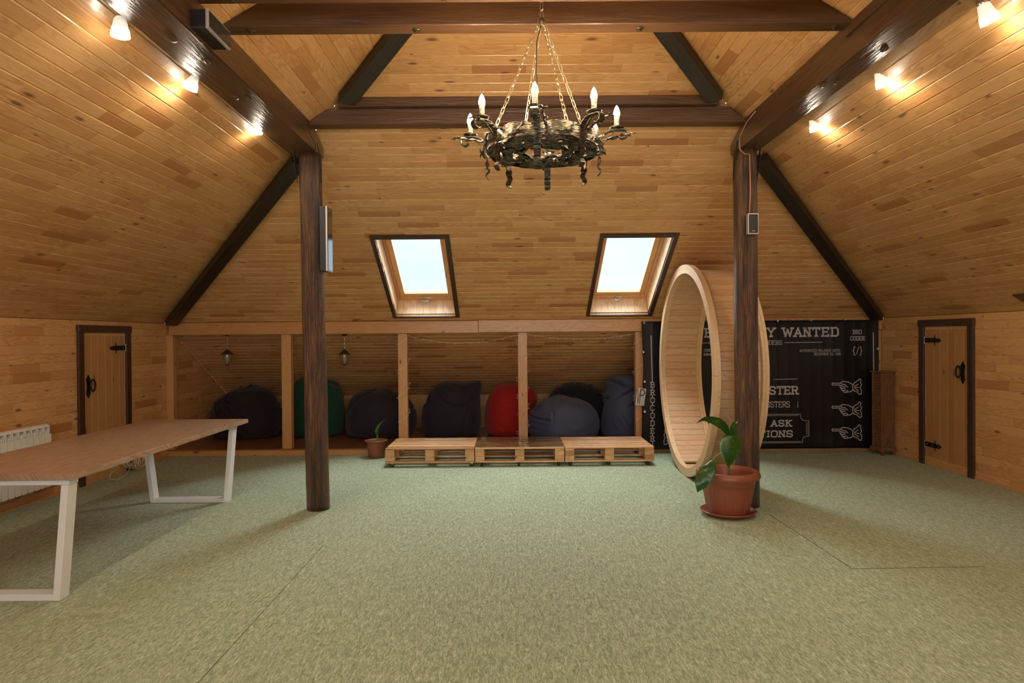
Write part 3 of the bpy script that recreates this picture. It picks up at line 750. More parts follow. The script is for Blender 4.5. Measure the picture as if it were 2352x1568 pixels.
def text_strokes(s, x0, x1, z0, z1, serif=True, gap=1.5):
    """strokes of the word fitted to a rectangle; returns list of polylines + stroke scale"""
    tot = sum(GW.get(c, 4) for c in s) + gap*(len(s)-1); sx = (x1-x0)/tot; sz = (z1-z0)/6; out = []; x = 0
    for c in s:
        for pl_ in GL[c]:
            out.append([(x0+(x+a)*sx, z0+b*sz) for a, b in pl_])
            if serif and c not in NOSER:
                for e0, e1 in ((pl_[0], pl_[1]), (pl_[-1], pl_[-2])):
                    if e0[1] in (0, 6) and abs(e0[1]-e1[1]) > .5*abs(e0[0]-e1[0]) and not (c == 'T' and e0[1] == 6):
                        out.append([(x0+(x+e0[0]-.75)*sx, z0+e0[1]*sz), (x0+(x+e0[0]+.75)*sx, z0+e0[1]*sz)])
        x += GW.get(c, 4) + gap
    return out
def ribbons(bm, polys, wd, surf, step=.03, off=.0025):
    """flat strokes laid on a surface y=surf(x,z), with a little thickness"""
    for pl_ in polys:
        for (ax, az), (bx_, bz) in zip(pl_, pl_[1:]):
            L = math.hypot(bx_-ax, bz-az)
            if L < 1e-5: continue
            dx, dz = (bx_-ax)/L, (bz-az)/L; nx, nz_ = -dz*wd/2, dx*wd/2
            a0, b0, a1, b1 = ax-dx*wd*.45, az-dz*wd*.45, bx_+dx*wd*.45, bz+dz*wd*.45
            n = max(1, int(L/step)); prev = None
            for i in range(n+1):
                t = i/n; x = a0+(a1-a0)*t; z = b0+(b1-b0)*t
                cur = []
                for s in (-1, 1):
                    X, Z = x+s*nx, z+s*nz_; cur.append(bm.verts.new((X, surf(X, Z)-off, Z)))
                if prev: bm.faces.new((prev[0], cur[0], cur[1], prev[1]))
                prev = cur
BX0, BX1, BZ0, BZ1, BY = at(1476, 900, 8.72).x, at(2020, 900, 8.72).x, .052, 1.735, 8.735
def bsurf(x, z):
    u = (x-BX0)
    f = abs(math.sin(u*PI/.147+.4*noise.noise(Vector((x*2, z*.8, 1)))))**.35
    amp = .010*(.5+.5*noise.noise(Vector((x*1.3, 4, z*.4)))+.35)
    y = BY - .0045*(1-f)*(1+noise.noise(Vector((x*1.7, z*.5, 11)))) - amp*noise.noise(Vector((x*2.2, z*.9, 7)))
    y -= .022*max(0, noise.noise(Vector((x*2.3+z*2.4, z*1.1-x*.8, 3))))*max(0, 1-(z-.1)/1.1)
    return y
bm = NB(); nx, nz2 = 260, 60; g = []
for i in range(nx+1):
    col = []
    for j in range(nz2+1):
        x = BX0+(BX1-BX0)*i/nx; z = BZ0+(BZ1-BZ0)*j/nz2
        lump = .012*noise.noise(Vector((x*2.2, 0, 5))) if j < 6 else 0
        e_ = (.012*noise.noise(Vector((z*3, 9, 1)))-.012*math.sin(z*4)) if i < 8 else 0
        col.append(bm.verts.new((x+e_*(1-i/8 if i < 8 else 0), bsurf(x, z), z+lump*(1-j/6 if j < 6 else 0))))
    g.append(col)
for i in range(nx):
    for j in range(nz2): bm.faces.new((g[i][j], g[i+1][j], g[i+1][j+1], g[i][j+1]))
r_ = bmesh.ops.solidify(bm, geom=bm.faces[:], thickness=-.0015)
banner = obj('banner', bm, M['vinyl'], smooth=True)
tag(banner, 'large black vinyl banner with white wanted-poster lettering hung behind the wooden wheel', 'banner')
def bp(px, py): p = at(px, py, BY-.01); return p.x, p.z
def btext(s, px0, px1, pytop, pybot, wd, serif=True, gap=1.5):
    a = bp(px0, pytop); b = bp(px1, pybot)
    bm = NB(); ribbons(bm, text_strokes(s, a[0]+wd/2, b[0]-wd/2, b[1]+wd/2, a[1]-wd/2, serif, gap), wd, bsurf)
    return obj('lettering', bm, M['print'], banner)
def bline(pts, wd, nm='printed_line'):
    bm = NB(); ribbons(bm, [[bp(*p) for p in pts]], wd, bsurf); return obj(nm, bm, M['print'], banner)
btext('BRO ARMY WANTED', 1618, 1927, 753, 773, .022, True, 1.7)
btext('BROCODERS', 1727, 1797, 782, 791.5, .0068, True, 1.2)
bline([(1803, 786.5), (1890, 785.5)], .008); bline([(1610, 787.5), (1700, 787)], .008)
btext('AUTHORIZED RELEASE DATE:', 1837, 1931, 802, 807.5, .0042, False, 1.4)
btext('DECEMBER 25, 1018', 1870, 1931, 810, 815.5, .0042, False, 1.4)
btext('IDENTITY NUMBER', 1616, 1690, 801, 807, .0065, False) if False else btext('IDENTITY', 1616, 1662, 801, 807, .0065, False)
btext('2847', 1616, 1640, 811, 816.5, .0065, False)
btext('BRO', 1959, 1980, 757, 767, .0075); btext('CODER', 1953, 1987, 772, 781.5, .0075, True, 1.3)
btext('{/}', 1958.5, 1981.5, 797, 814, .009, False, 1.0)
bline([(1778, 871), (1832, 870)], .007)
btext('GANGSTER', 1698, 1834, 887, 906, .019, True, 1.5)
btext('GANGSTERS', 1733, 1815, 922, 935.5, .0085, False, 1.3); btext('i', 1831, 1835, 922, 935.5, .0085, True, 1)
btext("DON'T ASK", 1685, 1819, 965, 979.5, .0155, True, 1.8); btext('QUESTIONS', 1673, 1822, 989, 1004, .016, True, 1.4)
bline([(1672, 952), (1839, 951)], .006); bline([(1690, 955), (1834, 954)], .0045)
for off in (0,):
    ptsb = [(1839, 951), (1839.5, 957), (1841, 961.5), (1845, 964.8), (1850, 966), (1858.5, 966), (1859, 1001), (1852, 1001.5), (1847, 1003.5), (1844.5, 1008), (1844, 1016), (1690, 1018)]
    bline(ptsb, .006)
bline([(1839, 1013.5), (1690, 1015)], .0045); bline([(1852.5, 970), (1853, 997)], .0035); bline([(1855.5, 970), (1856, 998)], .0035)
btext('BRO', 1494.5, 1503.5, 877, 878, .001) if False else None
for i, c in enumerate('BROCODER'):
    y0 = 877 + i*17.7
    btext(c, 1494, 1504, y0, y0+12.6, .0088)
bline([(1495.5, 771), (1498.5, 876)], .010)
for i in range(7): bline([(1499, 889.8+i*17.7), (1499, 894.6+i*17.7)], .009)
bline([(1499, 1013.5), (1500, 1028)], .011); bline([(2007, 764), (2008, 852)], .012)
hand = [[(0,8),(1,6.3),(6,6.8),(13,6.5)],[(0,8),(1,9.3),(6,9.2),(11.5,9)],[(13,6.5),(17,4),(26,5.2),(33,9)],[(13,6.5),(15.5,8.2),(20,8.5),(24.5,12)],
        [(11.5,9),(13.5,10.2),(17,11),(20,11.5)],[(12,11),(13,13),(17,14),(20.5,13.5)],[(14,14),(15.5,16.5),(19,17),(22,16)],[(17,17.5),(19,19.5),(23,19.5),(24,17)],
        [(24.5,19),(29,18.8),(32,16.5)],[(33,9),(35,6),(40,3.5),(43,.5),(45.5,2),(44.5,5.5),(46.5,9),(44.5,13),(46.5,17),(46,22),(43.5,22.5),(39,19),(35,17.5),(32,16.5)],
        [(35,11),(41,8)],[(35.5,12.5),(42,12.8)],[(35.5,14),(42,17.5)],[(33,9),(32.2,12.5),(33,16)]]
for y0 in (869, 922, 974.5):
    bm = NB(); ribbons(bm, [[bp(1911+a*1.48, y0+b*1.62) for a, b in s] for s in hand], .0105, bsurf, .02); obj('printed_hand', bm, M['print'], banner)
    bm = NB(); ribbons(bm, [[bp(1594-a*1.48, y0+10+b*1.62) for a, b in s] for s in hand], .0105, bsurf, .02); obj('printed_hand', bm, M['print'], banner)
for px, py in [(1476+4, 741), (1478, 808), (1481, 876), (1481, 945), (1787, 736), (1864, 734.5), (1942, 733), (2016, 733), (2017, 801), (1560, 740), (1640, 739), (1710, 738)]:
    x, z = bp(px, py); bm = NB()
    prof = [(.007, 0), (.010, .003), (.014, .003), (.016, 0)]
    lathe(bm, [(a, b) for a, b in prof], 12)
    o = obj('grommet', bm, M['chrome'], banner, (x, bsurf(x, z)-.001, z)); o.rotation_euler = (PI/2, 0, 0)

# paper sign VP
s_ = empty('paper_sign', at(1472, 911, 8.695)); tag(s_, 'small white paper sign reading VP pinned to the pine post beside the banner', 'sign')
s_.rotation_euler = (0, math.radians(8), 0)
bm = NB(); n = 10
A = [[bm.verts.new((-.057+.114*i/n, -.006*math.sin(i/n*PI), z)) for z in (-.112, .112)] for i in range(n+1)]
for i in range(n): bm.faces.new((A[i][0], A[i+1][0], A[i+1][1], A[i][1]))
bmesh.ops.solidify(bm, geom=bm.faces[:], thickness=.001); obj('paper', bm, M['paper'], s_)
bm = NB(); sf = lambda x, z: -.006*math.sin((x+.057)/.114*PI)-.001
ribbons(bm, [[(-.050, .10), (-.033, -.095)], [(-.033, -.095), (-.016, .10)]], .008, sf); ribbons(bm, [[(-.008, .10), (-.010, -.095)]], .009, sf)
ribbons(bm, [[(-.010, .098), (.025, .094), (.043, .06), (.025, .022), (-.010, .018)]], .014, sf); obj('lettering', bm, M['ink'], s_)
bm = NB(); lathe(bm, [(0, .004), (.004, .003), (.004, 0)], 8); o = obj('pin', bm, M['chrome'], s_, (0, -.008, .10)); o.rotation_euler = (PI/2, 0, 0)

# ------------------------------------------------------------------ wooden wheel
WC = Vector((0, 7.40, 1.165)); R1 = 1.165; X0, X1 = 1.915, 2.43
wheel = empty('barrel_wheel', (X0, WC.y, 0)); tag(wheel, 'giant round wooden wheel of pale staves standing on the carpet behind the right post', 'wheel')
def rimseg(xa, xb, ro, ri, n=10):
    for k in range(n):
        a0 = 2*PI*(k+.5)/n; a1 = 2*PI*(k+1.5)/n-.002; bm = NB(); s = 10; rg = []
        for i in range(s+1):
            a = a0+(a1-a0)*i/s; rg.append([bm.verts.new((x, r*math.sin(a), WC.z+r*math.cos(a))) for x, r in ((xa, ro), (xb, ro), (xb, ri), (xa, ri))])
        for A, B in zip(rg, rg[1:]):
            for q in range(4): bm.faces.new((A[q], A[(q+1) % 4], B[(q+1) % 4], B[q]))
        bm.faces.new(rg[0][::-1]); bm.faces.new(rg[-1])
        obj('rim_segment', bm, M['rim'], wheel)
rimseg(0, .028, R1, R1-.095); rimseg(.0285, .06, R1-.004, R1-.088, 9)
rimseg(X1-X0-.06, X1-X0-.03, R1-.004, R1-.088, 9); rimseg(X1-X0-.0295, X1-X0, R1, R1-.095)
rs = R1-.078; ns = 76
sb = None
sbm = NB(); c = .0025; wd = 2*PI*rs/ns-.0022; L = X1-X0-.06
prism(sbm, [(-wd/2+.0, 0), (-wd/2+c, -.003), (wd/2-c, -.003), (wd/2, 0), (wd/2, .018), (-wd/2, .018)], 0, 0, L)
for v in sbm.verts: pass
proto = obj('stave', sbm, M['stave'], wheel); 
nbm = NB()
for q in (.03, L-.03):
    for s in (-.022, .022): lathe(nbm, [(0, -.0045), (.0028, -.004), (.003, -.002)], 6, q, s)
nproto = obj('nails', nbm, M['iron'], proto)
for k in range(ns):
    a = 2*PI*k/ns
    if k in (36,): continue
    o = proto if k == 0 else proto.copy()
    if k: C.objects.link(o); o.parent = wheel
    # inner face points to the axis
    rr = rs - .003
    o.matrix_local = Matrix.Translation((.03, rr*math.sin(a), WC.z+rr*math.cos(a))) @ Matrix.Rotation(-a, 4, 'X')
    if k:
        m_ = nproto.copy(); C.objects.link(m_); m_.parent = o
# ------------------------------------------------------------------ pallets
def pallet(x0, W, y0, label, cas, glassy=False):
    zb_, zt = .052, .230; D = .82
    root = empty('pallet_bench', (x0, y0, 0)); tag(root, label, 'bench', None)
    def bx(nm, a, b, c, d, e0, e1, bev=.003, m=None):
        bm = NB(); box(bm, 0, b-a, 0, d-c, 0, e1-e0, bev); return obj(nm, bm, m or M['pallet'], root, (a, c, e0))
    g = .003
    ys = [0, .175, .35, .52, .70]
    for i, y in enumerate(ys): bx('slat', g, W-g, y, y+.118+random.uniform(-.004, .004), zt-.020, zt-random.uniform(0, .002))
    for a in (g, W/2-.055, W-.11-g):
        bx('cross_board', a, a+.11, 0, D, zt-.042, zt-.0215)
        for c in (0, D/2-.05, D-.10):
            bx('block', a+.0, a+.11, c, c+.10, zb_+.021+.055, zt-.043); bx('block', a, a+.11, c, c+.10, zb_+.021, zb_+.021+.054)
    for c in (0, D/2-.05, D-.10): bx('skid', g, W-g, c, c+.10, zb_, zb_+.020)
    for (kind, fx) in cas:
        for c in (.05, D-.06):
            r = empty('caster'); r.parent = root; r.location = (W*fx, c+(.0), 0)
            bm = NB()
            if kind == 'ball':
                box(bm, -.022, .022, -.022, .022, .040, .052, .002); lathe(bm, [(0, .045), (.016, .042), (.026, .03), (.022, .018)], 12)
                obj('housing', bm, M['chrome'], r, smooth=False)
            else:
                box(bm, -.022, .022, -.022, .022, .046, .052, .001); box(bm, -.016, -.012, -.01, .012, .015, .05); box(bm, .012, .016, -.01, .012, .015, .05)
                obj('housing', bm, M['iron'], r)
            b = NB(); 
            for v0, v1, rr in ((-.014, .014, .0255),):
                prof = [(0, v0), (rr*.8, v0), (rr, v0+.004), (rr, v1-.004), (rr*.8, v1), (0, v1)]; lathe(b, prof, 16)
            wo = obj('wheel', b, M['rubber'], r, (0, -.008 if kind != 'ball' else .0, .025)); wo.rotation_euler = (0, PI/2, 0) if kind == 'front' else (PI/2, 0, .5 if kind == 'ball' else 0)
    if glassy:
        bm = NB(); box(bm, .004, W-.004, -.002, D-.01, zt+.001, zt+.006, .001); gl = obj('glass_sheet', bm, M['tableglass'], root)
        rows = [('DREAM', .27, .70, .56), ("DON'T WORRY", .17, .86, .375), ('THINK', .27, .70, .20), ('GOOD GO', .27, .74, .03)]
        for s, a, b, y in rows:
            bm = NB(); pol = text_strokes(s, W*a, W*b, y, y+.085, True, 1.6)
            ribbons(bm, pol, .010, lambda x, z: 0, .2, 0)
            for v in bm.verts: v.co = Vector((v.co.x, v.co.z, zt+.0072))
            obj('lettering', bm, M['burnt'], root)
    return root
PX = [-1.505, -.432, .640]; 
pallet(PX[0], 1.068, 7.93, 'left pallet bench of pale wood on small chrome casters', [('ball', .07), ('ball', .965)])
pallet(PX[1], 1.068, 7.93, 'middle pallet bench with a glass sheet and burnt lettering on top', [('front', .075), ('front', .49), ('front', .935)], True)
pallet(PX[2], 1.068, 7.93, 'right pallet bench of pale wood on black wheels, nearest the banner', [('side', .065), ('side', .49), ('side', .93)])

# ------------------------------------------------------------------ bean bags
CF = 4.2
def bean(name, px0, px1, pytop, Y, mt, label, sy=.42, lean=0, spikes=(), crease=.02, cfreq=3.0, prof=None, seed=0, ribs=0, cat='bean bag', group='bean bags in the alcove'):
    xa, xb = at(px0, 950, Y-.05).x, at(px1, 950, Y-.05).x; hw = (xb-xa)/2; cx = (xa+xb)/2
    hgt = at((px0+px1)/2, pytop, Y).z - .088
    prof = prof or [(0, 0), (.55, 0), (.80, .02), (.95, .12), (1.0, .30), (.99, .48), (.90, .68), (.70, .86), (.42, .96), (.15, 1.0), (0, 1.0)]
    bm = NB(); nt_, ns_ = 96, 140; rings = []
    def P(t):
        q = t*(len(prof)-1); i = min(int(q), len(prof)-2); f = q-i
        p0 = prof[max(i-1, 0)]; p1 = prof[i]; p2 = prof[i+1]; p3 = prof[min(i+2, len(prof)-1)]
        cr_ = lambda a, b, c, d: .5*((2*b)+(-a+c)*f+(2*a-5*b+4*c-d)*f*f+(-a+3*b-3*c+d)*f**3)
        return max(0, cr_(p0[0], p1[0], p2[0], p3[0])), max(0, cr_(p0[1], p1[1], p2[1], p3[1]))
    for i in range(nt_+1):
        r, z = P(i/nt_); rg = []
        for k in range(ns_):
            a = 2*PI*k/ns_; x = r*hw*math.cos(a); y = r*sy*math.sin(a)
            zz = z*hgt; x += lean*hw*z*z
            p = Vector((x, y, zz))
            # folds: broad dents, long creases that sweep over the crown, fine wrinkles near the floor
            wv = noise.noise(Vector((x*1.3+seed*5, y*1.3, zz*1.3)))
            q1 = (zz*math.cos(seed)*1.1 + x*.9 + wv*.55)*cfreq*1.25 + seed*1.7
            q2 = (x*math.cos(seed*2.1)-zz*1.4 + wv*.7)*cfreq*.9 + seed*.9
            c1 = abs((q1 % 1)-.5)*2; c2 = abs((q2 % 1)-.5)*2
            m1 = max(0, noise.noise(Vector((x*2+seed, y*2, zz*2+9))))*2.2
            m2 = max(0, noise.noise(Vector((x*2-seed, y*2+4, zz*2))))*2.2
            up_ = min(1, max(.15, z*1.6-.35))
            cr2 = crease*CF
            d = -cr2*up_*(m1*math.exp(-(c1/.11)**2) + m2*math.exp(-(c2/.10)**2))*1.3
            d += cr2*.55*up_*(m1*math.exp(-((c1-.35)/.22)**2))
            d += .045*noise.noise(Vector((x*2+seed*3, y*2, zz*2))) + crease*.22*noise.noise(Vector((x*7, y*7, zz*16+seed)))
            d += ribs*math.sin(zz*150+3*noise.noise(p*4))*.002
            nrm = Vector((math.cos(a)*r, math.sin(a)*r, (z-.45)*1.2)).normalized() if (r > 0 or z > 0) else Vector((0, 0, 1))
            fade = min(1, zz/.10)
            p += nrm*d*fade
            for (sx_, sz_, wx, amtx, amtz) in spikes:
                g_ = math.exp(-(((x/hw-sx_)/wx)**2 + ((z-sz_)/.30)**2)) * math.exp(-(max(0, (y/sy-.3))/.6)**2)
                p.x += amtx*g_; p.z += amtz*g_
            yb = p.y + Y
            lim = ZK-.59*(yb-YB)-.03
            p.z = min(max(p.z, 0), lim-.088)
            rg.append(bm.verts.new(p))
        rings.append(rg)
    for A, B in zip(rings, rings[1:]):
        for k in range(ns_): bm.faces.new((A[k], A[(k+1) % ns_], B[(k+1) % ns_], B[k]))
    bmesh.ops.remove_doubles(bm, verts=bm.verts[:], dist=.0004)
    root = empty(name, (cx, Y, .0872)); tag(root, label, cat, group)
    obj('cover', bm, M[mt], root, smooth=True)
    # piping seam round the base
    b = NB(); tube(b, [(math.cos(2*PI*k/60)*hw*.90, math.sin(2*PI*k/60)*sy*.90, .03) for k in range(60)], .0045, 5, closed=True)
    obj('base_seam', b, M[mt], root, smooth=True)
    return root
G_ = None
b1 = bean('bean_bag', 487, 643, 889, 10.0, 'plum', 'dark plum bean bag slumped round at the far left of the alcove', .44, 0, (), .035, 2.6, seed=1, group=G_)
bean('bean_bag', 650, 791, 871, 10.12, 'green', 'dark green bean bag behind the left log post', .42, .04, ((-.35, .95, .4, 0, .05),), .025, 2.6, seed=2, group=G_)
bean('bean_bag', 788, 955, 893, 10.0, 'navy', 'navy bean bag between the left log post and the string-lit post, behind the seedling pot', .46, 0, (), .012, 2.2, seed=3, group=G_)
PB = [(0, 0), (.60, 0), (.86, .02), (.97, .14), (1.0, .32), (.95, .52), (.84, .72), (.72, .88), (.50, .97), (.2, 1.0), (0, 1.0)]
bean('bean_bag', 966, 1106, 878, 10.0, 'navy', 'near-black navy bean bag with a raised corner, left of the red one', .44, .05, ((.80, .95, .25, .09, .11),), .020, 2.4, prof=PB, seed=14, group=G_)
bean('bean_bag', 1112, 1226, 880, 10.06, 'red', 'bright red bean bag behind the middle string-lit post', .42, 0, ((.95, .82, .35, .13, .02),), .008, 2.0, prof=PB, seed=5, group=G_)
b6 = bean('bean_bag', 1213, 1378, 912, 9.46, 'blue', 'slate blue bean bag with a loop handle, in front of the darker one', .37, 0, (), .030, 2.4, seed=6, group=G_)
bean('bean_bag', 1252, 1396, 879, 10.30, 'navy2', 'dark slate bean bag lying behind the blue one with the loop handle', .36, .05, (), .035, 3.0, seed=7, group=G_)
bean('bean_bag', 1380, 1486, 878, 9.7, 'blue', 'slate blue bean bag, upright and wrinkled, against the post with the VP sign', .36, .10, ((.8, 1.0, .5, .05, .10),), .034, 3.2, prof=PB, seed=18, ribs=1, group=G_)
hw6 = .5
bm = NB(); strap(bm, [(-.19, -.36, .46), (-.2, -.43, .44), (-.20, -.45, .38), (-.195, -.452, .33), (-.19, -.445, .28)], (1, 0, 0), .035, .006)
obj('loop_handle', bm, M['blue'], b6)

# ------------------------------------------------------------------ table
TX0, TX1, TY0, TY1, TZ = -3.57, -2.585, 3.92, 6.56, .762
tbl = empty('table', ((TX0+TX1)/2, (TY0+TY1)/2, 0)); tag(tbl, 'long table with light oak laminate top and white trapezoid steel frames', 'table')
cx, cy = tbl.location.x, tbl.location.y
bm = NB(); box(bm, TX0-cx, TX1-cx, TY0-cy, TY1-cy, TZ-.038, TZ, .0015); obj('tabletop', bm, M['oak'], tbl)
def tframe(y0, y1):
    zt = TZ-.038; b = NB(); t = .042; xt0, xt1, xb0, xb1 = -.43, .475-.03, -.345, .385
    xt0 += -.0; 
    def member(pts): 
        bm = NB(); prism(bm, pts, 1, y0-cy, y1-cy); bmesh.ops.bevel(bm, geom=bm.edges[:], offset=.0025, segments=1, affect='EDGES'); return bm
    fr = empty('leg_frame'); fr.parent = tbl
    c = -.0
    obj('leg', member([(xb0, 0), (xb0+t, 0), (xt0+t, zt-.035), (xt0, zt-.035)]), M['white'], fr)
    obj('leg', member([(xb1-t, 0), (xb1, 0), (xt1, zt-.035), (xt1-t, zt-.035)]), M['white'], fr)
    obj('foot_rail', member([(xb0+t+.001, .001), (xb1-t-.001, .001), (xb1-t+.003, .04), (xb0+t-.003, .04)]), M['white'], fr)
    obj('top_rail', member([(xt0-.005, zt-.034), (xt1+.005, zt-.034), (xt1+.005, zt-.001), (xt0-.005, zt-.001)]), M['white'], fr)
tframe(3.955, 4.045); tframe(6.31, 6.40)

# ------------------------------------------------------------------ radiator
rad = empty('radiator', (XL+.03, 6.42, 0)); tag(rad, 'white sectional radiator on the left wall behind the table', 'radiator')
zt, zb2 = .745, .15
def section():
    sec = NB()
    # front plate with rounded shoulders
    pts = [(.003, zb2+.02), (.012, zb2), (.066, zb2), (.075, zb2+.02), (.075, .64), (.068, .655), (.010, .655), (.003, .64)]
    A = [sec.verts.new((.095, -p, z)) for p, z in pts]; B = [sec.verts.new((.082, -p, z)) for p, z in pts]
    sec.faces.new(A); sec.faces.new(B[::-1])
    for i in range(len(pts)): sec.faces.new((A[i], A[(i+1) % len(pts)], B[(i+1) % len(pts)], B[i]))
    box(sec, .03, .060, -.055, -.023, zb2+.02, .69, .003)
    for y in (-.004, -.076): box(sec, .02, .080, y-.002, y+.002, zb2+.01, .725)
    # curved top cap
    cap = [(.012, .735), (.045, .748), (.072, .738), (.082, .722), (.076, .72), (.066, .73), (.045, .738), (.012, .726)]
    A = [sec.verts.new((x, -.002, z)) for x, z in cap]; B = [sec.verts.new((x, -.076, z)) for x, z in cap]
    sec.faces.new(A); sec.faces.new(B[::-1])
    for i in range(len(cap)): sec.faces.new((A[i], A[(i+1) % len(cap)], B[(i+1) % len(cap)], B[i]))
    for z in (.675, .70): tube(sec, [(.078, -.002, z), (.078, -.076, z)], .0018, 4)
    for y in (-.03, -.05): box(sec, .058, .084, y-.002, y+.002, .60, .69)
    return sec
s0 = obj('section', section(), M['rad'], rad)
for i in range(1, 14):
    o = s0.copy(); C.objects.link(o); o.parent = rad; o.location = (0, -.08*i, 0)
bm = NB(); tube(bm, [(.045, .0, .70), (.045, .03, .70)], .014, 10); tube(bm, [(.045, .0, .20), (.045, .03, .20)], .014, 10); obj('end_plug', bm, M['rad'], rad)
bm = NB(); tube(bm, [(-.03, -.3, .6), (.03, -.3, .6)], .008, 6); tube(bm, [(-.03, -.9, .6), (.03, -.9, .6)], .008, 6); obj('wall_bracket', bm, M['rad'], rad)

# ------------------------------------------------------------------ coiled cord
bm = NB()
cc = at(325, 1060, 7.85); cc.z = .13
for j in range(9):
    r = .085+.055*random.random(); ox, oz = random.uniform(-.05, .06), random.uniform(-.02, .06)
    tl = random.uniform(-.3, .3); pts = []
    for i in range(28):
        a = 2*PI*i/28; y_ = r*math.cos(a)*1.1; z_ = r*.8*math.sin(a)
        pts.append((XL+.05+.02*j+.012*math.sin(a*2+j), 7.85+y_+ox+tl*z_, max(.008, .125+z_+oz*.6)))
    tube(bm, pts, .0045, 6, closed=True)
tube(bm, [(XL+.14, 7.75, .10), (XL+.16, 7.6, .01), (XL+.2, 7.45, .008), (XL+.22, 7.32, .008), (XL+.16, 7.28, .03), (XL+.12, 7.36, .07), (XL+.14, 7.5, .12)], .0045, 6)
o = obj('coiled_cord', bm, M['cord'], smooth=True); tag(o, 'tangled coil of white cord against the left wall under the table', 'cord')

# ------------------------------------------------------------------ pots and plants
def leaf(bm, path, widths, side, fold=.15, curl=0, nseg=16, nw=8):
    path = [Vector(p) for p in path]; side = Vector(side).normalized(); g = []
    def sp(t, arr):
        q = t*(len(arr)-1); i = min(int(q), len(arr)-2); f = q-i
        a, b, c, d = arr[max(i-1, 0)], arr[i], arr[i+1], arr[min(i+2, len(arr)-1)]
        return .5*((2*b)+(-a+c)*f+(2*a-5*b+4*c-d)*f*f+(-a+3*b-3*c+d)*f**3)
    for i in range(nseg+1):
        t = i/nseg; p = sp(t, path); wd = max(.0005, sp(t, widths)); d = (sp(min(1, t+.03), path)-sp(max(0, t-.03), path)).normalized()
        s = (side-d*side.dot(d)).normalized(); nn = s.cross(d)
        row = []
        for j in range(nw+1):
            u = -1+2*j/nw; row.append(bm.verts.new(p + s*u*wd/2 + nn*(abs(u)*fold*wd/2 + .004*math.sin(t*38+abs(u)*5)*abs(u)*(1-abs(u))*2 + curl*u*u*wd)))
        g.append(row)
    for i in range(nseg):
        for j in range(nw): bm.faces.new((g[i][j], g[i+1][j], g[i+1][j+1], g[i][j+1]))
def closed_leaf(path, widths, side, **k):
    bm = NB(); leaf(bm, path, widths, side, **k); bmesh.ops.solidify(bm, geom=bm.faces[:], thickness=.0012); return bm
PY = 5.74; PXc = at(1672, 1150, PY).x
pot = empty('potted_plant', (PXc, PY, 0)); tag(pot, 'large terracotta coloured pot with a speckled-leaf plant in front of the right log post', 'plant')
bm = NB(); lathe(bm, [(0, .004), (.17, .004), (.185, .006), (.232, .036), (.238, .044), (.232, .048), (.222, .044), (.18, .016), (0, .016)], 48); obj('saucer', bm, M['terracotta'], pot, smooth=True)
def rib(a, z): return .0016*(1 if math.sin(a*60) > 0 else -1) if .03 < z < .27 else 0
bm = NB()
prof = [(0, .018), (.165, .018), (.170, .03)] + [(.170+.052*((z-.03)/.27)**.8, z) for z in (.05, .10, .15, .20, .25, .268)] + [(.223, .275), (.226, .30), (.226, .318), (.262, .325), (.270, .34), (.266, .365), (.252, .385), (.240, .388), (.228, .375), (.218, .34), (.205, .24), (.19, .20)]
lathe(bm, prof, 120, rib=rib); po = obj('pot', bm, M['terracotta'], pot); smooth_by_angle(po, 50)
bm = NB(); lathe(bm, [(0, .255), (.10, .258), (.208, .25)], 24)
for v in bm.verts: v.co.z += .008*noise.noise(v.co*30)
obj('soil', bm, M['soil'], pot, smooth=True)
def lp(px, py, dy=0): return at(px, py, PY+dy) - Vector((PXc, PY, 0))
bm = NB(); tube(bm, [lp(1676, 905, .02), lp(1675.5, 1000, .01), lp(1675, 1110, 0)], .0045, 6); obj('stake', bm, M['stick'], pot)
bm = NB(); tube(bm, [lp(1672, 1112), lp(1675, 1060, -.01), lp(1677, 1010), lp(1678, 990)], [.011, .010, .009, .007], 8); tube(bm, [lp(1675, 1030), lp(1662, 1036, -.04), lp(1645, 1047, -.12), lp(1635, 1058, -.2)], [.007, .005, .0045, .004], 6)
obj('stem', bm, M['stem'], pot, smooth=True)
obj('leaf', closed_leaf([lp(1677, 993, -.02), lp(1681, 1004, -.07), lp(1679, 1028, -.10), lp(1676, 1052, -.10), lp(1673, 1074, -.08)], [.05, .15, .185, .12, .002], (1, .1, 0), fold=.18), M['leaf'], pot, smooth=True)
obj('leaf', closed_leaf([lp(1674, 1000, -.01), lp(1663, 980, -.04), lp(1645, 966, -.07), lp(1618, 961, -.08), lp(1599, 972, -.07)], [.03, .07, .085, .05, .002], (.35, -.6, .85), fold=.2), M['leaf'], pot, smooth=True)
obj('leaf', closed_leaf([lp(1680, 997, 0), lp(1683, 984, -.01), lp(1688, 973, -.02), lp(1694, 968, -.01)], [.045, .05, .04, .012], (1, -.3, .3), fold=.5), M['leaf'], pot, smooth=True)
obj('leaf', closed_leaf([lp(1637, 1057, -.20), lp(1630, 1072, -.24), lp(1620, 1092, -.26), lp(1611, 1112, -.27), lp(1602, 1130, -.26)], [.035, .115, .135, .11, .004], (.9, -.1, .38), fold=.2), M['leaf'], pot, smooth=True)
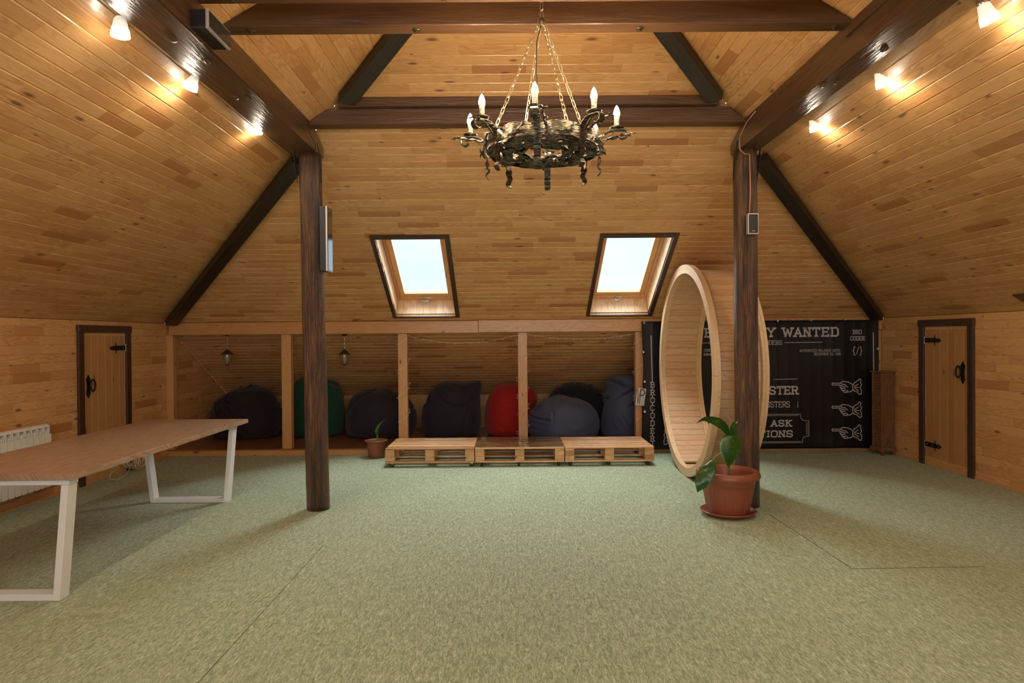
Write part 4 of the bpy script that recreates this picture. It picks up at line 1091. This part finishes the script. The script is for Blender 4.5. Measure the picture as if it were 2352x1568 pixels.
# small pot
SP = Vector((at(864, 1040, 8.62).x, 8.62, 0))
sp_ = empty('seedling_pot', SP); tag(sp_, 'small terracotta pot with a single furled leaf beside the left pallet', 'plant')
bm = NB(); lathe(bm, [(0, .002), (.095, .002), (.108, .012), (.110, .018), (.104, .018), (.09, .008), (0, .008)], 36); obj('saucer', bm, M['terracotta2'], sp_, smooth=True)
bm = NB(); lathe(bm, [(0, .009), (.092, .009), (.098, .02), (.118, .19), (.122, .208), (.143, .214), (.146, .222), (.142, .229), (.132, .229), (.118, .212), (.112, .17)], 40); obj('pot', bm, M['terracotta2'], sp_, smooth=True)
bm = NB(); lathe(bm, [(0, .2), (.115, .196)], 20); obj('soil', bm, M['soil'], sp_)
def q_(px, py, dy=0): return at(px, py, 8.62+dy) - SP
bm = NB(); tube(bm, [q_(866, 1013), q_(865.5, 1000), q_(866, 992)], .006, 6); tube(bm, [q_(867, 1013), q_(868, 1000), q_(869, 990)], .004, 6)
tube(bm, [q_(870, 1011), q_(871, 1007), q_(872, 1005)], .004, 6); obj('stem', bm, M['stem'], sp_)
obj('leaf', closed_leaf([q_(866, 997, -.01), q_(866.5, 990, -.02), q_(870, 981, -.02), q_(876, 972, -.01), q_(881, 966, 0), q_(885, 964, 0)], [.03, .055, .05, .035, .012, .006], (.8, -.3, .5), fold=.6), M['leaf2'], sp_, smooth=True)

# ------------------------------------------------------------------ carved stand
st = empty('carved_stand', (4.79, 8.56, 0), (0, math.radians(0), math.radians(10))); tag(st, 'tall carved wooden stand with slatted side and animal relief in the right corner', 'stand')
a = .088
bm = NB(); box(bm, -a-.018, a+.018, -a-.018, a+.018, .05, .10, .004)
for sx in (-1, 1):
    for sy in (-1, 1): box(bm, sx*a-.024*(1 if sx > 0 else 0)-.0, sx*a+.024*(0 if sx > 0 else 1)+.0, sy*a-.02, sy*a+.02, 0, .052, .004)
obj('base', bm, M['carved'], st)
bm = NB(); box(bm, -a-.018, a+.018, -a-.018, a+.018, 1.055, 1.072, .003); obj('top_board', bm, M['carved'], st)
for sx in (-1, 1):
    for sy in (-1, 1): bm = NB(); box(bm, sx*(a-.011)-.011, sx*(a-.011)+.011, sy*(a-.011)-.011, sy*(a-.011)+.011, .10, 1.055, .002); obj('corner_post', bm, M['carved'], st)
bm = NB(); box(bm, -a+.02, a-.02, -a+.012, a-.012, .10, 1.05); obj('core', bm, M['carved'], st)
for i in range(26):
    z = .125+i*.036; bm = NB(); box(bm, -.002, .002, -a+.023, a-.023, 0, .030, 0, Matrix.Rotation(.45, 4, 'Y')); obj('slat', bm, M['carved'], st, (-a+.006+random.uniform(-.003, .003), 0, z))
bm = NB(); box(bm, -a+.022, a-.022, -a+.002, -a+.012, .10, 1.05); obj('panel', bm, M['carved'], st)
for z in (.43, .77): bm = NB(); box(bm, -a+.02, a-.02, -a-.002, -a+.004, z, z+.008); obj('moulding', bm, M['carved'], st)
gf = [(-.03,.44),(-.022,.44),(-.018,.55),(-.005,.56),(.012,.55),(.020,.44),(.034,.44),(.032,.52),(.046,.50),(.044,.58),(.030,.615),(.012,.62),(.006,.66),(.010,.72),(.020,.745),(.002,.735),(-.006,.728),(-.028,.712),(-.030,.704),(-.008,.706),(-.012,.66),(-.022,.61),(-.028,.57)]
bm = NB(); prism(bm, gf, 1, -a-.005, -a+.004); bmesh.ops.bevel(bm, geom=[e_ for e_ in bm.edges if e_.verts[0].co.y < -a and e_.verts[1].co.y < -a], offset=.0025, segments=1, affect='EDGES'); o = obj('animal_relief', bm, M['carved'], st)
bm = NB()
for i in range(5):
    z = .14+i*.055; tube(bm, [(-.05, -a-.001, z), (-.03+.01*i % .02, -a-.003, z+.03), (-.015, -a-.001, z+.065)], .003, 5); tube(bm, [(-.05, -a-.001, z+.05), (-.03, -a-.003, z+.02), (-.012, -a, z+.005)], .003, 5)
tube(bm, [(-.055, -a-.001, .80), (-.04, -a-.003, .84), (-.035, -a, .87)], .003, 5); tube(bm, [(-.03, -a-.001, .79), (-.04, -a-.003, .83)], .003, 5)
obj('leaf_relief', bm, M['carved'], st)

# ------------------------------------------------------------------ speakers
def speaker(name, x0, x1, y0, y1, z0, z1, face, label):
    root = empty(name, ((x0+x1)/2, (y0+y1)/2, (z0+z1)/2)); tag(root, label, 'speaker'); c = root.location
    bm = NB(); box(bm, x0-c.x, x1-c.x, y0-c.y, y1-c.y, z0-c.z, z1-c.z, .004); obj('cabinet', bm, M['black'], root)
    bm = NB()
    if face == 'X':
        box(bm, x1-c.x-.014, x1-c.x+.002, y0-c.y-.003, y1-c.y+.003, z0-c.z-.003, z1-c.z+.003, .002); obj('bezel', bm, M['silver'], root)
        bm = NB(); box(bm, x1-c.x+.001, x1-c.x+.006, y0-c.y+.006, y1-c.y-.006, z0-c.z+.008, z1-c.z-.006, .001); obj('grille', bm, M['screen'], root)
    else:
        box(bm, x0-c.x-.003, x1-c.x+.003, y0-c.y-.002, y0-c.y+.05, z0-c.z-.003, z1-c.z+.003, .002); obj('bezel', bm, M['silver'], root)
        bm = NB(); box(bm, x0-c.x+.005, x1-c.x-.004, y0-c.y-.006, y0-c.y-.001, z0-c.z+.006, z1-c.z-.005, .001); obj('grille', bm, M['black'], root)
        bm = NB(); box(bm, -.013, .013, y0-c.y-.0072, y0-c.y-.006, z0-c.z+.022, z0-c.z+.026); obj('badge', bm, M['silver'], root)
    return root
speaker('speaker', -1.71, -1.612, 3.60, 3.88, H+1.675, H+1.775, 'X', 'black box speaker with silver rim on the left ceiling beam near the cross beam')
speaker('speaker', -1.692, -1.622, 5.94, 6.10, H+.60, H+1.175, 'X', 'tall narrow black speaker with silver rim on the side of the left log post')
speaker('speaker', 2.092, 2.180, 5.835, 5.92, H+.885, H+1.06, 'Y', 'small black speaker with pale rim on the front of the right log post')
# cables
bm = NB(); tube(bm, [(2.055, 5.55, H+1.86), (2.04, 5.72, H+1.82), (2.035, 5.88, H+1.74), (2.045, 5.90, H+1.64), (2.09, 5.925, H+1.61), (2.135, 5.912, H+1.60), (2.14, 5.912, H+1.3), (2.13, 5.912, H+1.06)], .005, 6)
tag(obj('speaker_cable', bm, M['cord_pink'], smooth=True), 'copper coloured cable running down the right log post to its speaker', 'cable')
bm = NB(); tube(bm, [(-1.705, 5.6, H+1.8), (-1.70, 5.88, H+1.7), (-1.73, 5.955, H+1.62), (-1.72, 5.965, H+1.3), (-1.71, 5.98, H+.9), (-1.705, 5.985, H+.65)], .004, 6)
tag(obj('speaker_cable', bm, M['cord_dark'], smooth=True), 'thin dark cable running down the left log post', 'cable')

# ------------------------------------------------------------------ track spots
def spot(p, tilt, label, en=26):
    root = empty('ceiling_spotlight', p); tag(root, label, 'lamp', None); root.rotation_euler = tilt
    bm = NB(); lathe(bm, [(0, .052), (.018, .05), (.019, .0), (.014, -.006)], 16); obj('lamp_holder', bm, M['satin'], root, smooth=False)
    bm = NB(); lathe(bm, [(.016, .004), (.028, -.002), (.038, -.05), (.042, -.062)], 24); lathe(bm, [(.040, -.062), (.036, -.05), (.026, -.004)], 24); obj('lamp_shade', bm, M['shade'], root, smooth=True)
    bm = NB(); lathe(bm, [(.042, -.062), (.047, -.098), (.047, -.100), (.044, -.098), (.040, -.062)], 24); obj('lit_shade_rim', bm, M['shade_lit'], root, smooth=True)
    bm = NB(); lathe(bm, [(0, -.088), (.018, -.08), (.022, -.06), (.012, -.03)], 12); obj('bulb', bm, M['bulb'], root, smooth=True)
    l2_ = light('spot_glow', 'POINT', (0, 0, -.13), 1.8, (1, .86, .66), size=.03); l2_.parent = root
    l = light('spot_glow', 'SPOT', (0, 0, -.085), en, (1, .84, .62), size=.03); l.parent = root; l.data.spot_size = math.radians(165); l.data.spot_blend = .5
    return root
specs = [((276, 62), 3.52, 0, 'nearest of the three white spotlights under the left ceiling slope'), ((447, 190), 4.33, .35, 'middle one of the three white spotlights under the left ceiling slope'), ((589, 300), 5.41, 0, 'farthest of the three white spotlights under the left ceiling slope')]
for (px, py), Y, tl, lb in specs:
    p = at(px-(0), py-22 if tl == 0 else py-18, Y)
    spot(p, (0, tl, 0), lb)
    r = None
specs = [((2258, 20), 3.40, -.4, 'nearest of the three white spotlights under the right ceiling slope'), ((2018, 175), 4.37, -.35, 'middle one of the three white spotlights under the right ceiling slope'), ((1866, 282), 5.32, -.3, 'farthest of the three white spotlights under the right ceiling slope')]
for (px, py), Y, tl, lb in specs: spot(at(px, py-10, Y), (0, tl, 0), lb)
# mounting stems to the slope for each spot
for o in [q for q in bpy.data.objects if q.name.startswith('ceiling_spotlight')]:
    x, y, z = o.location
    zc = ZK + .59*min(x-XL, XR-x)
    bm = NB(); n_ = Vector((0, 0, max(.01, zc-z)))
    R_ = o.rotation_euler.to_matrix().inverted()
    tube(bm, [R_ @ Vector((0, 0, .0)), R_ @ Vector((0, 0, n_.z))], .008, 8)
    q = R_ @ Vector((0, 0, n_.z-.012)); 
    tube(bm, [q, R_ @ Vector((0, 0, n_.z))], .03, 14); obj('mount', bm, M['brass'], o)
# added bare fill lights behind the viewer, warm like the lamps, no fixtures
for x, y in ((-2.06, 1.6), (-2.06, .2), (-2.06, -1.4), (2.42, 1.6), (2.42, .2), (2.42, -1.4)):
    light('rear_side_fill', 'POINT', (x, y, H+1.40), 13, (1, .82, .58), size=.05)
light('rear_centre_fill', 'POINT', (XM, -.9, H+1.2), 42, (1, .86, .66), size=.35)  # one more added warm fill, no chandelier is built here

# ------------------------------------------------------------------ chandelier
CX, CY = at(1246, 300, 3.88).x, 3.88
ch = empty('chandelier', (CX, CY, H+.97)); ch.scale = (.97, .97, .97); tag(ch, 'forged iron chandelier of woven straps with lit candle bulbs on four chains', 'chandelier')
zc0 = -1.0   # local z = rel-1.0
def cz(r): return r-1.0
FM = M['forged']
def ringband(r, z0, z1, t, bulge, n=8, arcs=1.0, ph=0, nm='iron_band', scallop=.0):
    for k in range(n):
        a0 = ph+2*PI*k/n; a1 = a0+2*PI/n*arcs; bm = NB(); s = 10; rg = []
        for i in range(s+1):
            u = i/s; a = a0+(a1-a0)*u; b = bulge*math.sin(PI*u); zz = scallop*math.sin(PI*u)
            rg.append([bm.verts.new(((r+b+q)*math.cos(a), (r+b+q)*math.sin(a), z)) for q, z in ((0, z0), (t, z0), (t, z1+zz), (0, z1+zz))])
        for A, B in zip(rg, rg[1:]):
            for q in range(4): bm.faces.new((A[q], A[(q+1) % 4], B[(q+1) % 4], B[q]))
        bm.faces.new(rg[0][::-1]); bm.faces.new(rg[-1]); obj(nm, bm, FM, ch)
PH = math.radians(-98)
ringband(.322, cz(1.128), cz(1.170), .005, .026, ph=PH, scallop=.020)
ringband(.340, cz(1.108), cz(1.136), .005, .016, ph=PH+PI/8)
ringband(.305, cz(1.088), cz(1.112), .005, .022, ph=PH)
ringband(.240, cz(1.100), cz(1.135), .005, .030, n=6, ph=PH, scallop=.012)
# flat woven rings seen from below
def flatring(r0, r1, z, n, ph, wav, nm='woven_band'):
    for k in range(n):
        a0 = ph+2*PI*k/n-.04; a1 = ph+2*PI*(k+1)/n+.04; bm = NB(); s = 12; rg = []
        for i in range(s+1):
            u = i/s; a = a0+(a1-a0)*u; zz = z+wav*math.sin(PI*u)*(1 if k % 2 else -1); t = .003
            rg.append([bm.verts.new((r*math.cos(a), r*math.sin(a), q)) for r, q in ((r0, zz-t), (r1, zz-t+.004), (r1, zz+t+.004), (r0, zz+t))])
        for A, B in zip(rg, rg[1:]):
            for q in range(4): bm.faces.new((A[q], A[(q+1) % 4], B[(q+1) % 4], B[q]))
        bm.faces.new(rg[0][::-1]); bm.faces.new(rg[-1]); obj(nm, bm, FM, ch)
flatring(.262, .325, cz(1.096), 16, PH, .014); flatring(.190, .25, cz(1.099), 16, PH+.2, .014); flatring(.115, .175, cz(1.102), 8, PH, .012)
for k in range(16):
    a = PH+PI/16+2*PI*k/16; d = Vector((math.cos(a), math.sin(a), 0)); s = Vector((-d.y, d.x, 0)); bm = NB()
    pts = []
    for i in range(19):
        r = .13+.20*i/18; pts.append(d*r+Vector((0, 0, cz(1.098)+.018*math.sin(i*PI/4.5+k*PI))))
    strap(bm, pts, s, .052 if k % 2 else .040, .004); obj('woven_strap', bm, FM, ch)
RB = .44
def prof_arm(k):
    a = PH+2*PI*k/8; d = Vector((math.cos(a), math.sin(a), 0)); s = Vector((-d.y, d.x, 0))
    P = lambda r, z: d*r+Vector((0, 0, cz(z)))
    arm = empty('candle_arm'); arm.parent = ch
    # strap: inner tail, under the band, up to pan
    bm = NB()
    pts = [P(.325, 1.0), P(.340, 1.02), P(.330, 1.045), P(.338, 1.07), P(.345, 1.10), P(.350, 1.14), P(.352, 1.17), P(.362, 1.19), P(.39, 1.207), P(.43, 1.214), P(.47, 1.212)]
    pts += [P(.475+.026*math.sin(t), 1.187+.026*math.cos(t)) for t in [i*.55 for i in range(1, 9)]]
    strap(bm, pts, s, [.022, .032, .038] + [.040]*(len(pts)-4) + [.024], .006); obj('strap', bm, FM, arm)
    # wavy tail
    bm = NB(); tp = [P(.345-.01+.012*math.sin(i*1.15), 1.06-.0125*i) for i in range(10)]
    strap(bm, tp, s, [.038]*9+[.028], .004); obj('tail', bm, FM, arm)
    # gusset scroll under arm
    bm = NB(); strap(bm, [P(.354, 1.12), P(.372, 1.155), P(.40, 1.185), P(.43, 1.208)], s, .012, .005); obj('brace', bm, FM, arm)
    # twig with leaves
    bm = NB(); tw = [P(.33+.02*i, 1.165+.004*i+.004*math.sin(i*2))+s*(.045+.004*math.sin(i*1.7)) for i in range(10)]
    tube(bm, tw, [.007, .009, .006, .008, .006, .008, .006, .008, .006, .003], 6)
    for j, (i, sg) in enumerate(((3, 1), (5, -1), (8, 1), (9, -1))):
        p = tw[i]; strap(bm, [p, p+d*.015+s*sg*.012+Vector((0, 0, .006)), p+d*.03+s*sg*.022, p+d*.045+s*sg*.02], Vector((0, 0, 1)).cross(d+s*sg), [.006, .018, .014, .002], .003)
    obj('twig', bm, FM, arm)
    # pan, sleeve, bulb
    c = d*RB; bm = NB(); z = cz(1.219)
    lathe(bm, [(0, z), (.03, z), (.040, z+.004), (.043, z+.011), (.040, z+.012), (.030, z+.007), (0, z+.006)], 20, c.x, c.y); obj('drip_pan', bm, FM, arm, smooth=True)
    bm = NB(); pr_ = []
    for i in range(14): pr_.append((.0135+.0016*math.sin(i*PI), z+.006+i*.0035))
    lathe(bm, [(0, z+.006)]+[(.0140+(.0014 if i % 2 else -.0004), z+.006+i*.0036) for i in range(14)]+[(0, z+.054)], 14, c.x, c.y); obj('candle_sleeve', bm, M['sleeve'], arm)
    bm = NB(); lathe(bm, [(.012, z+.054), (.0145, z+.056), (.0165, z+.072), (.0175, z+.078)], 14, c.x, c.y); obj('bulb_collar', bm, M['socket'], arm, smooth=True)
    bm = NB(); lathe(bm, [(.0175, z+.078), (.0195, z+.088), (.0185, z+.102), (.013, z+.120), (.006, z+.134), (0, z+.142)], 14, c.x, c.y); obj('bulb', bm, M['bulb'], arm, smooth=True)
    l = light('candle_glow', 'POINT', c+Vector((0, 0, z+.105)), 22, (1, .78, .50), size=.03); l.parent = ch
    l.data.use_shadow = True
for k in range(8): prof_arm(k)
# branch wreath woven over the front
for k in range(8):
    a = PH+PI/8+2*PI*k/8; bm = NB()
    pts = []
    for i in range(12):
        aa = a+(i-6)*.07; r = .352+.012*math.sin(i*.9); pts.append((r*math.cos(aa), r*math.sin(aa), cz(1.085+.0085*i+.006*math.sin(i*1.6+k))))
    tube(bm, pts, [.004+.003*(i % 2) for i in range(12)], 6)
    for i in (2, 5, 8, 11):
        p = Vector(pts[i]); d = p.copy(); d.z = 0; d.normalize(); s = Vector((-d.y, d.x, 0))
        strap(bm, [p, p+d*.012+s*.015+Vector((0, 0, .012)), p+d*.01+s*.034+Vector((0, 0, .018))], (0, 0, 1), [.006, .022, .003], .003)
        strap(bm, [p, p+d*.012-s*.012+Vector((0, 0, -.012)), p+d*.01-s*.028+Vector((0, 0, -.02))], (0, 0, 1), [.006, .018, .003], .003)
    obj('branch', bm, M['forged'], ch)
def chain(p0, p1, parent, r=.0125, wire=.0024, sag=.0):
    p0, p1 = Vector(p0), Vector(p1); L = (p1-p0).length; step = r*2.9; n = int(L/step)
    co = empty('chain'); co.parent = parent
    d = (p1-p0).normalized(); u = d.orthogonal().normalized(); v = d.cross(u)
    me = {}
    for par in (0, 1):
        bm = NB(); s = (1, 0, 0) if par == 0 else (0, 1, 0); pts = []
        for i in range(14):
            a = 2*PI*i/14; x = math.cos(a)*r*.72; z = math.sin(a)*r*.9 + (r*.95 if math.sin(a) > 0 else -r*.95)*1
            pts.append((x, 0, z) if par == 0 else (0, x, z))
        tube(bm, pts, wire, 5, closed=True); m_ = bpy.data.meshes.new('chain_link'); bm.to_mesh(m_); bm.free(); m_.materials.append(M['chain']); me[par] = m_
    Rm = frame((0, 0, 0), u, v, d)
    for i in range(n):
        o = bpy.data.objects.new('chain_link', me[i % 2]); C.objects.link(o); o.parent = co
        o.matrix_local = Matrix.Translation(p0+(p1-p0)*((i+.5)/n)) @ Rm
    return co
hubz = cz(1.885)
for a in (203, 293, 23, 113):
    a = math.radians(a); chain((.325*math.cos(a), .325*math.sin(a), cz(1.165)), (.012*math.cos(a), .012*math.sin(a), hubz), ch)
chain((0, 0, hubz+.01), (0, 0, cz(2.06)), ch, .016, .0034)
bm = NB(); lathe(bm, [(0, hubz-.03), (.012, hubz-.02), (.018, hubz), (.012, hubz+.018), (0, hubz+.022)], 14); obj('hub', bm, M['bronze'], ch, smooth=True)
bm = NB(); tube(bm, [(0, 0, hubz), (-.03, 0, hubz-.12), (-.035, 0, hubz-.3), (-.02, .0, hubz-.5), (-.03, .0, cz(1.12))], .0035, 6); tube(bm, [(0, 0, cz(2.06)), (.012, 0, cz(1.98)), (0, 0, hubz)], .0035, 6); obj('cable', bm, M['cord_dark'], ch, smooth=True)
bm = NB(); tube(bm, [(0, -.14, cz(2.07)), (0, .14, cz(2.07))], .009, 8); obj('hanger_bar', bm, M['iron'], ch)

# ------------------------------------------------------------------ lanterns under the lintel
def lantern(px, label):
    Y = 9.08; X = at(px, 800, Y).x; top = H + at(px, 765, Y).z - H; zc = ZK-.59*(Y-YB)-.002
    root = empty('hanging_lantern', (X, Y, top)); tag(root, label, 'lamp', None)
    bm = NB(); dz = zc-top
    tube(bm, [(0, 0, dz), (0, 0, -.01)], .008, 6)
    lathe(bm, [(0, .004), (.046, .002), (.05, -.004), (.038, -.02), (.022, -.034), (.006, -.042), (0, -.044)], 20); obj('canopy', bm, M['bronze'], root, smooth=False)
    chain((0, 0, -.04), (0, 0, -.215), root, .010, .0018)
    bm = NB(); lathe(bm, [(0, -.205), (.006, -.207), (.006, -.22), (.016, -.226), (.042, -.245), (.060, -.27), (.084, -.282), (.086, -.288), (.068, -.292), (.0, -.292)], 24, rib=lambda a, z: .0025*math.sin(a*12) if z < -.23 else 0); obj('cap', bm, M['bronze'], root)
    bm = NB(); lathe(bm, [(.054, -.292), (.056, -.32), (.052, -.36), (.038, -.40), (.02, -.42), (0, -.425)], 18); obj('glass_bowl', bm, M['lampglass'], root, smooth=True)
    bm = NB()
    for k in range(6):
        a = 2*PI*k/6+.3; tube(bm, [(r*math.cos(a), r*math.sin(a), z) for r, z in ((.066, -.29), (.064, -.33), (.056, -.37), (.040, -.41), (.018, -.435))], .0035, 5)
    lathe(bm, [(0, -.425), (.022, -.43), (.024, -.436), (.008, -.445), (.006, -.47), (.009, -.476), (.004, -.49), (0, -.505)], 12); obj('cage', bm, M['bronze'], root)
    return root
lantern(522, 'bronze hanging lantern left of the second alcove post, above the plum bean bag')
lantern(791, 'bronze hanging lantern just right of the left log post')

# ------------------------------------------------------------------ string lights
bm = NB(); bulbs = NB(); YS = YB-.008
XP = [at(px, 900, YB+.02).x for px in (926, 1201, 1470)]
def wire(pts, n=0):
    tube(bm, pts, .0017, 4)
def bead(p, d):
    tube(bulbs, [p, Vector(p)+Vector(d)*.020], .0022, 4); lathe(bulbs, [(0, p[2]+d[2]*.02-.004), (.0028, p[2]+d[2]*.02), (0, p[2]+d[2]*.02+.008)], 6, p[0]+d[0]*.02, p[1]+d[1]*.02)
for a, b, sg in ((XP[0], XP[1], .125), (XP[1], XP[2], .085)):
    pts = []
    for i in range(31):
        t = i/30; pts.append((a+(b-a)*t, YS, 1.595-sg*4*t*(1-t)+.004*math.sin(i*1.7)))
    wire(pts)
    for i in range(1, 30, 1):
        if i % 2: bead(pts[i], (.2, 0, -.9))
def spiral(x, z0, z1, turns, r=.072):
    pts = []; n = int(turns*16)
    for i in range(n+1):
        a = 2*PI*turns*i/n; q = max(abs(math.cos(a)), abs(math.sin(a)))
        pts.append((x+r*math.cos(a)/q, YB+.055-r*math.sin(a)/q*.92, z0+(z1-z0)*i/n))
    wire(pts)
    for i in range(0, n, 3):
        p = pts[i]; d = Vector((p[0]-x, p[1]-(YB+.055), .0)).normalized(); bead(p, (d.x, d.y, .3))
spiral(XP[0], 1.58, .42, 3.4); spiral(XP[1], 1.58, .15, 6.0); spiral(XP[2], 1.58, .42, 3.4)
so = empty('string_lights', (XP[1], YB, 1.6)); tag(so, 'clear string lights draped under the lintel and wound round three pine posts', 'lights')
for b_, n_ in ((bm, 'wire'), (bulbs, 'bulbs')):
    o = obj(n_, b_, M['cord']); o.parent = so; o.matrix_parent_inverse = Matrix.Translation(so.location).inverted()
    if n_ == 'bulbs': o['kind'] = 'stuff'

# dark roof-window casing edge that just enters at the far right
a, b, c_ = at(2327, 675, 5.4), at(2352, 690, 5.0), at(2352, 671, 5.0)
def on_right(px, py):
    d = CM.to_3x3() @ Vector(((px-1176)/F, -(py-784)/F, -1)); o0 = Vector((0, 0, H)); n = Vector((-SN, 0, -CS)); p0 = Vector((XR, 0, ZK))
    return o0 + d*((p0-o0).dot(n)/d.dot(n))
A_ = MR_.inverted() @ on_right(2327, 675.5); root = empty('window_3', mat=MR_); tag(root, 'dark casing corner of a roof window at the right edge of the photo', kind='structure')
bm = NB(); box(bm, A_.x, A_.x+.95, A_.y-.09, A_.y, .001, .018, .002); obj('casing_board', bm, M['casing'], root)
bm = NB(); box(bm, A_.x, A_.x+.09, .01, A_.y-.091, .001, .018, .002)
obj('casing_board', bm, M['casing'], root)
bpy.context.view_layer.update()
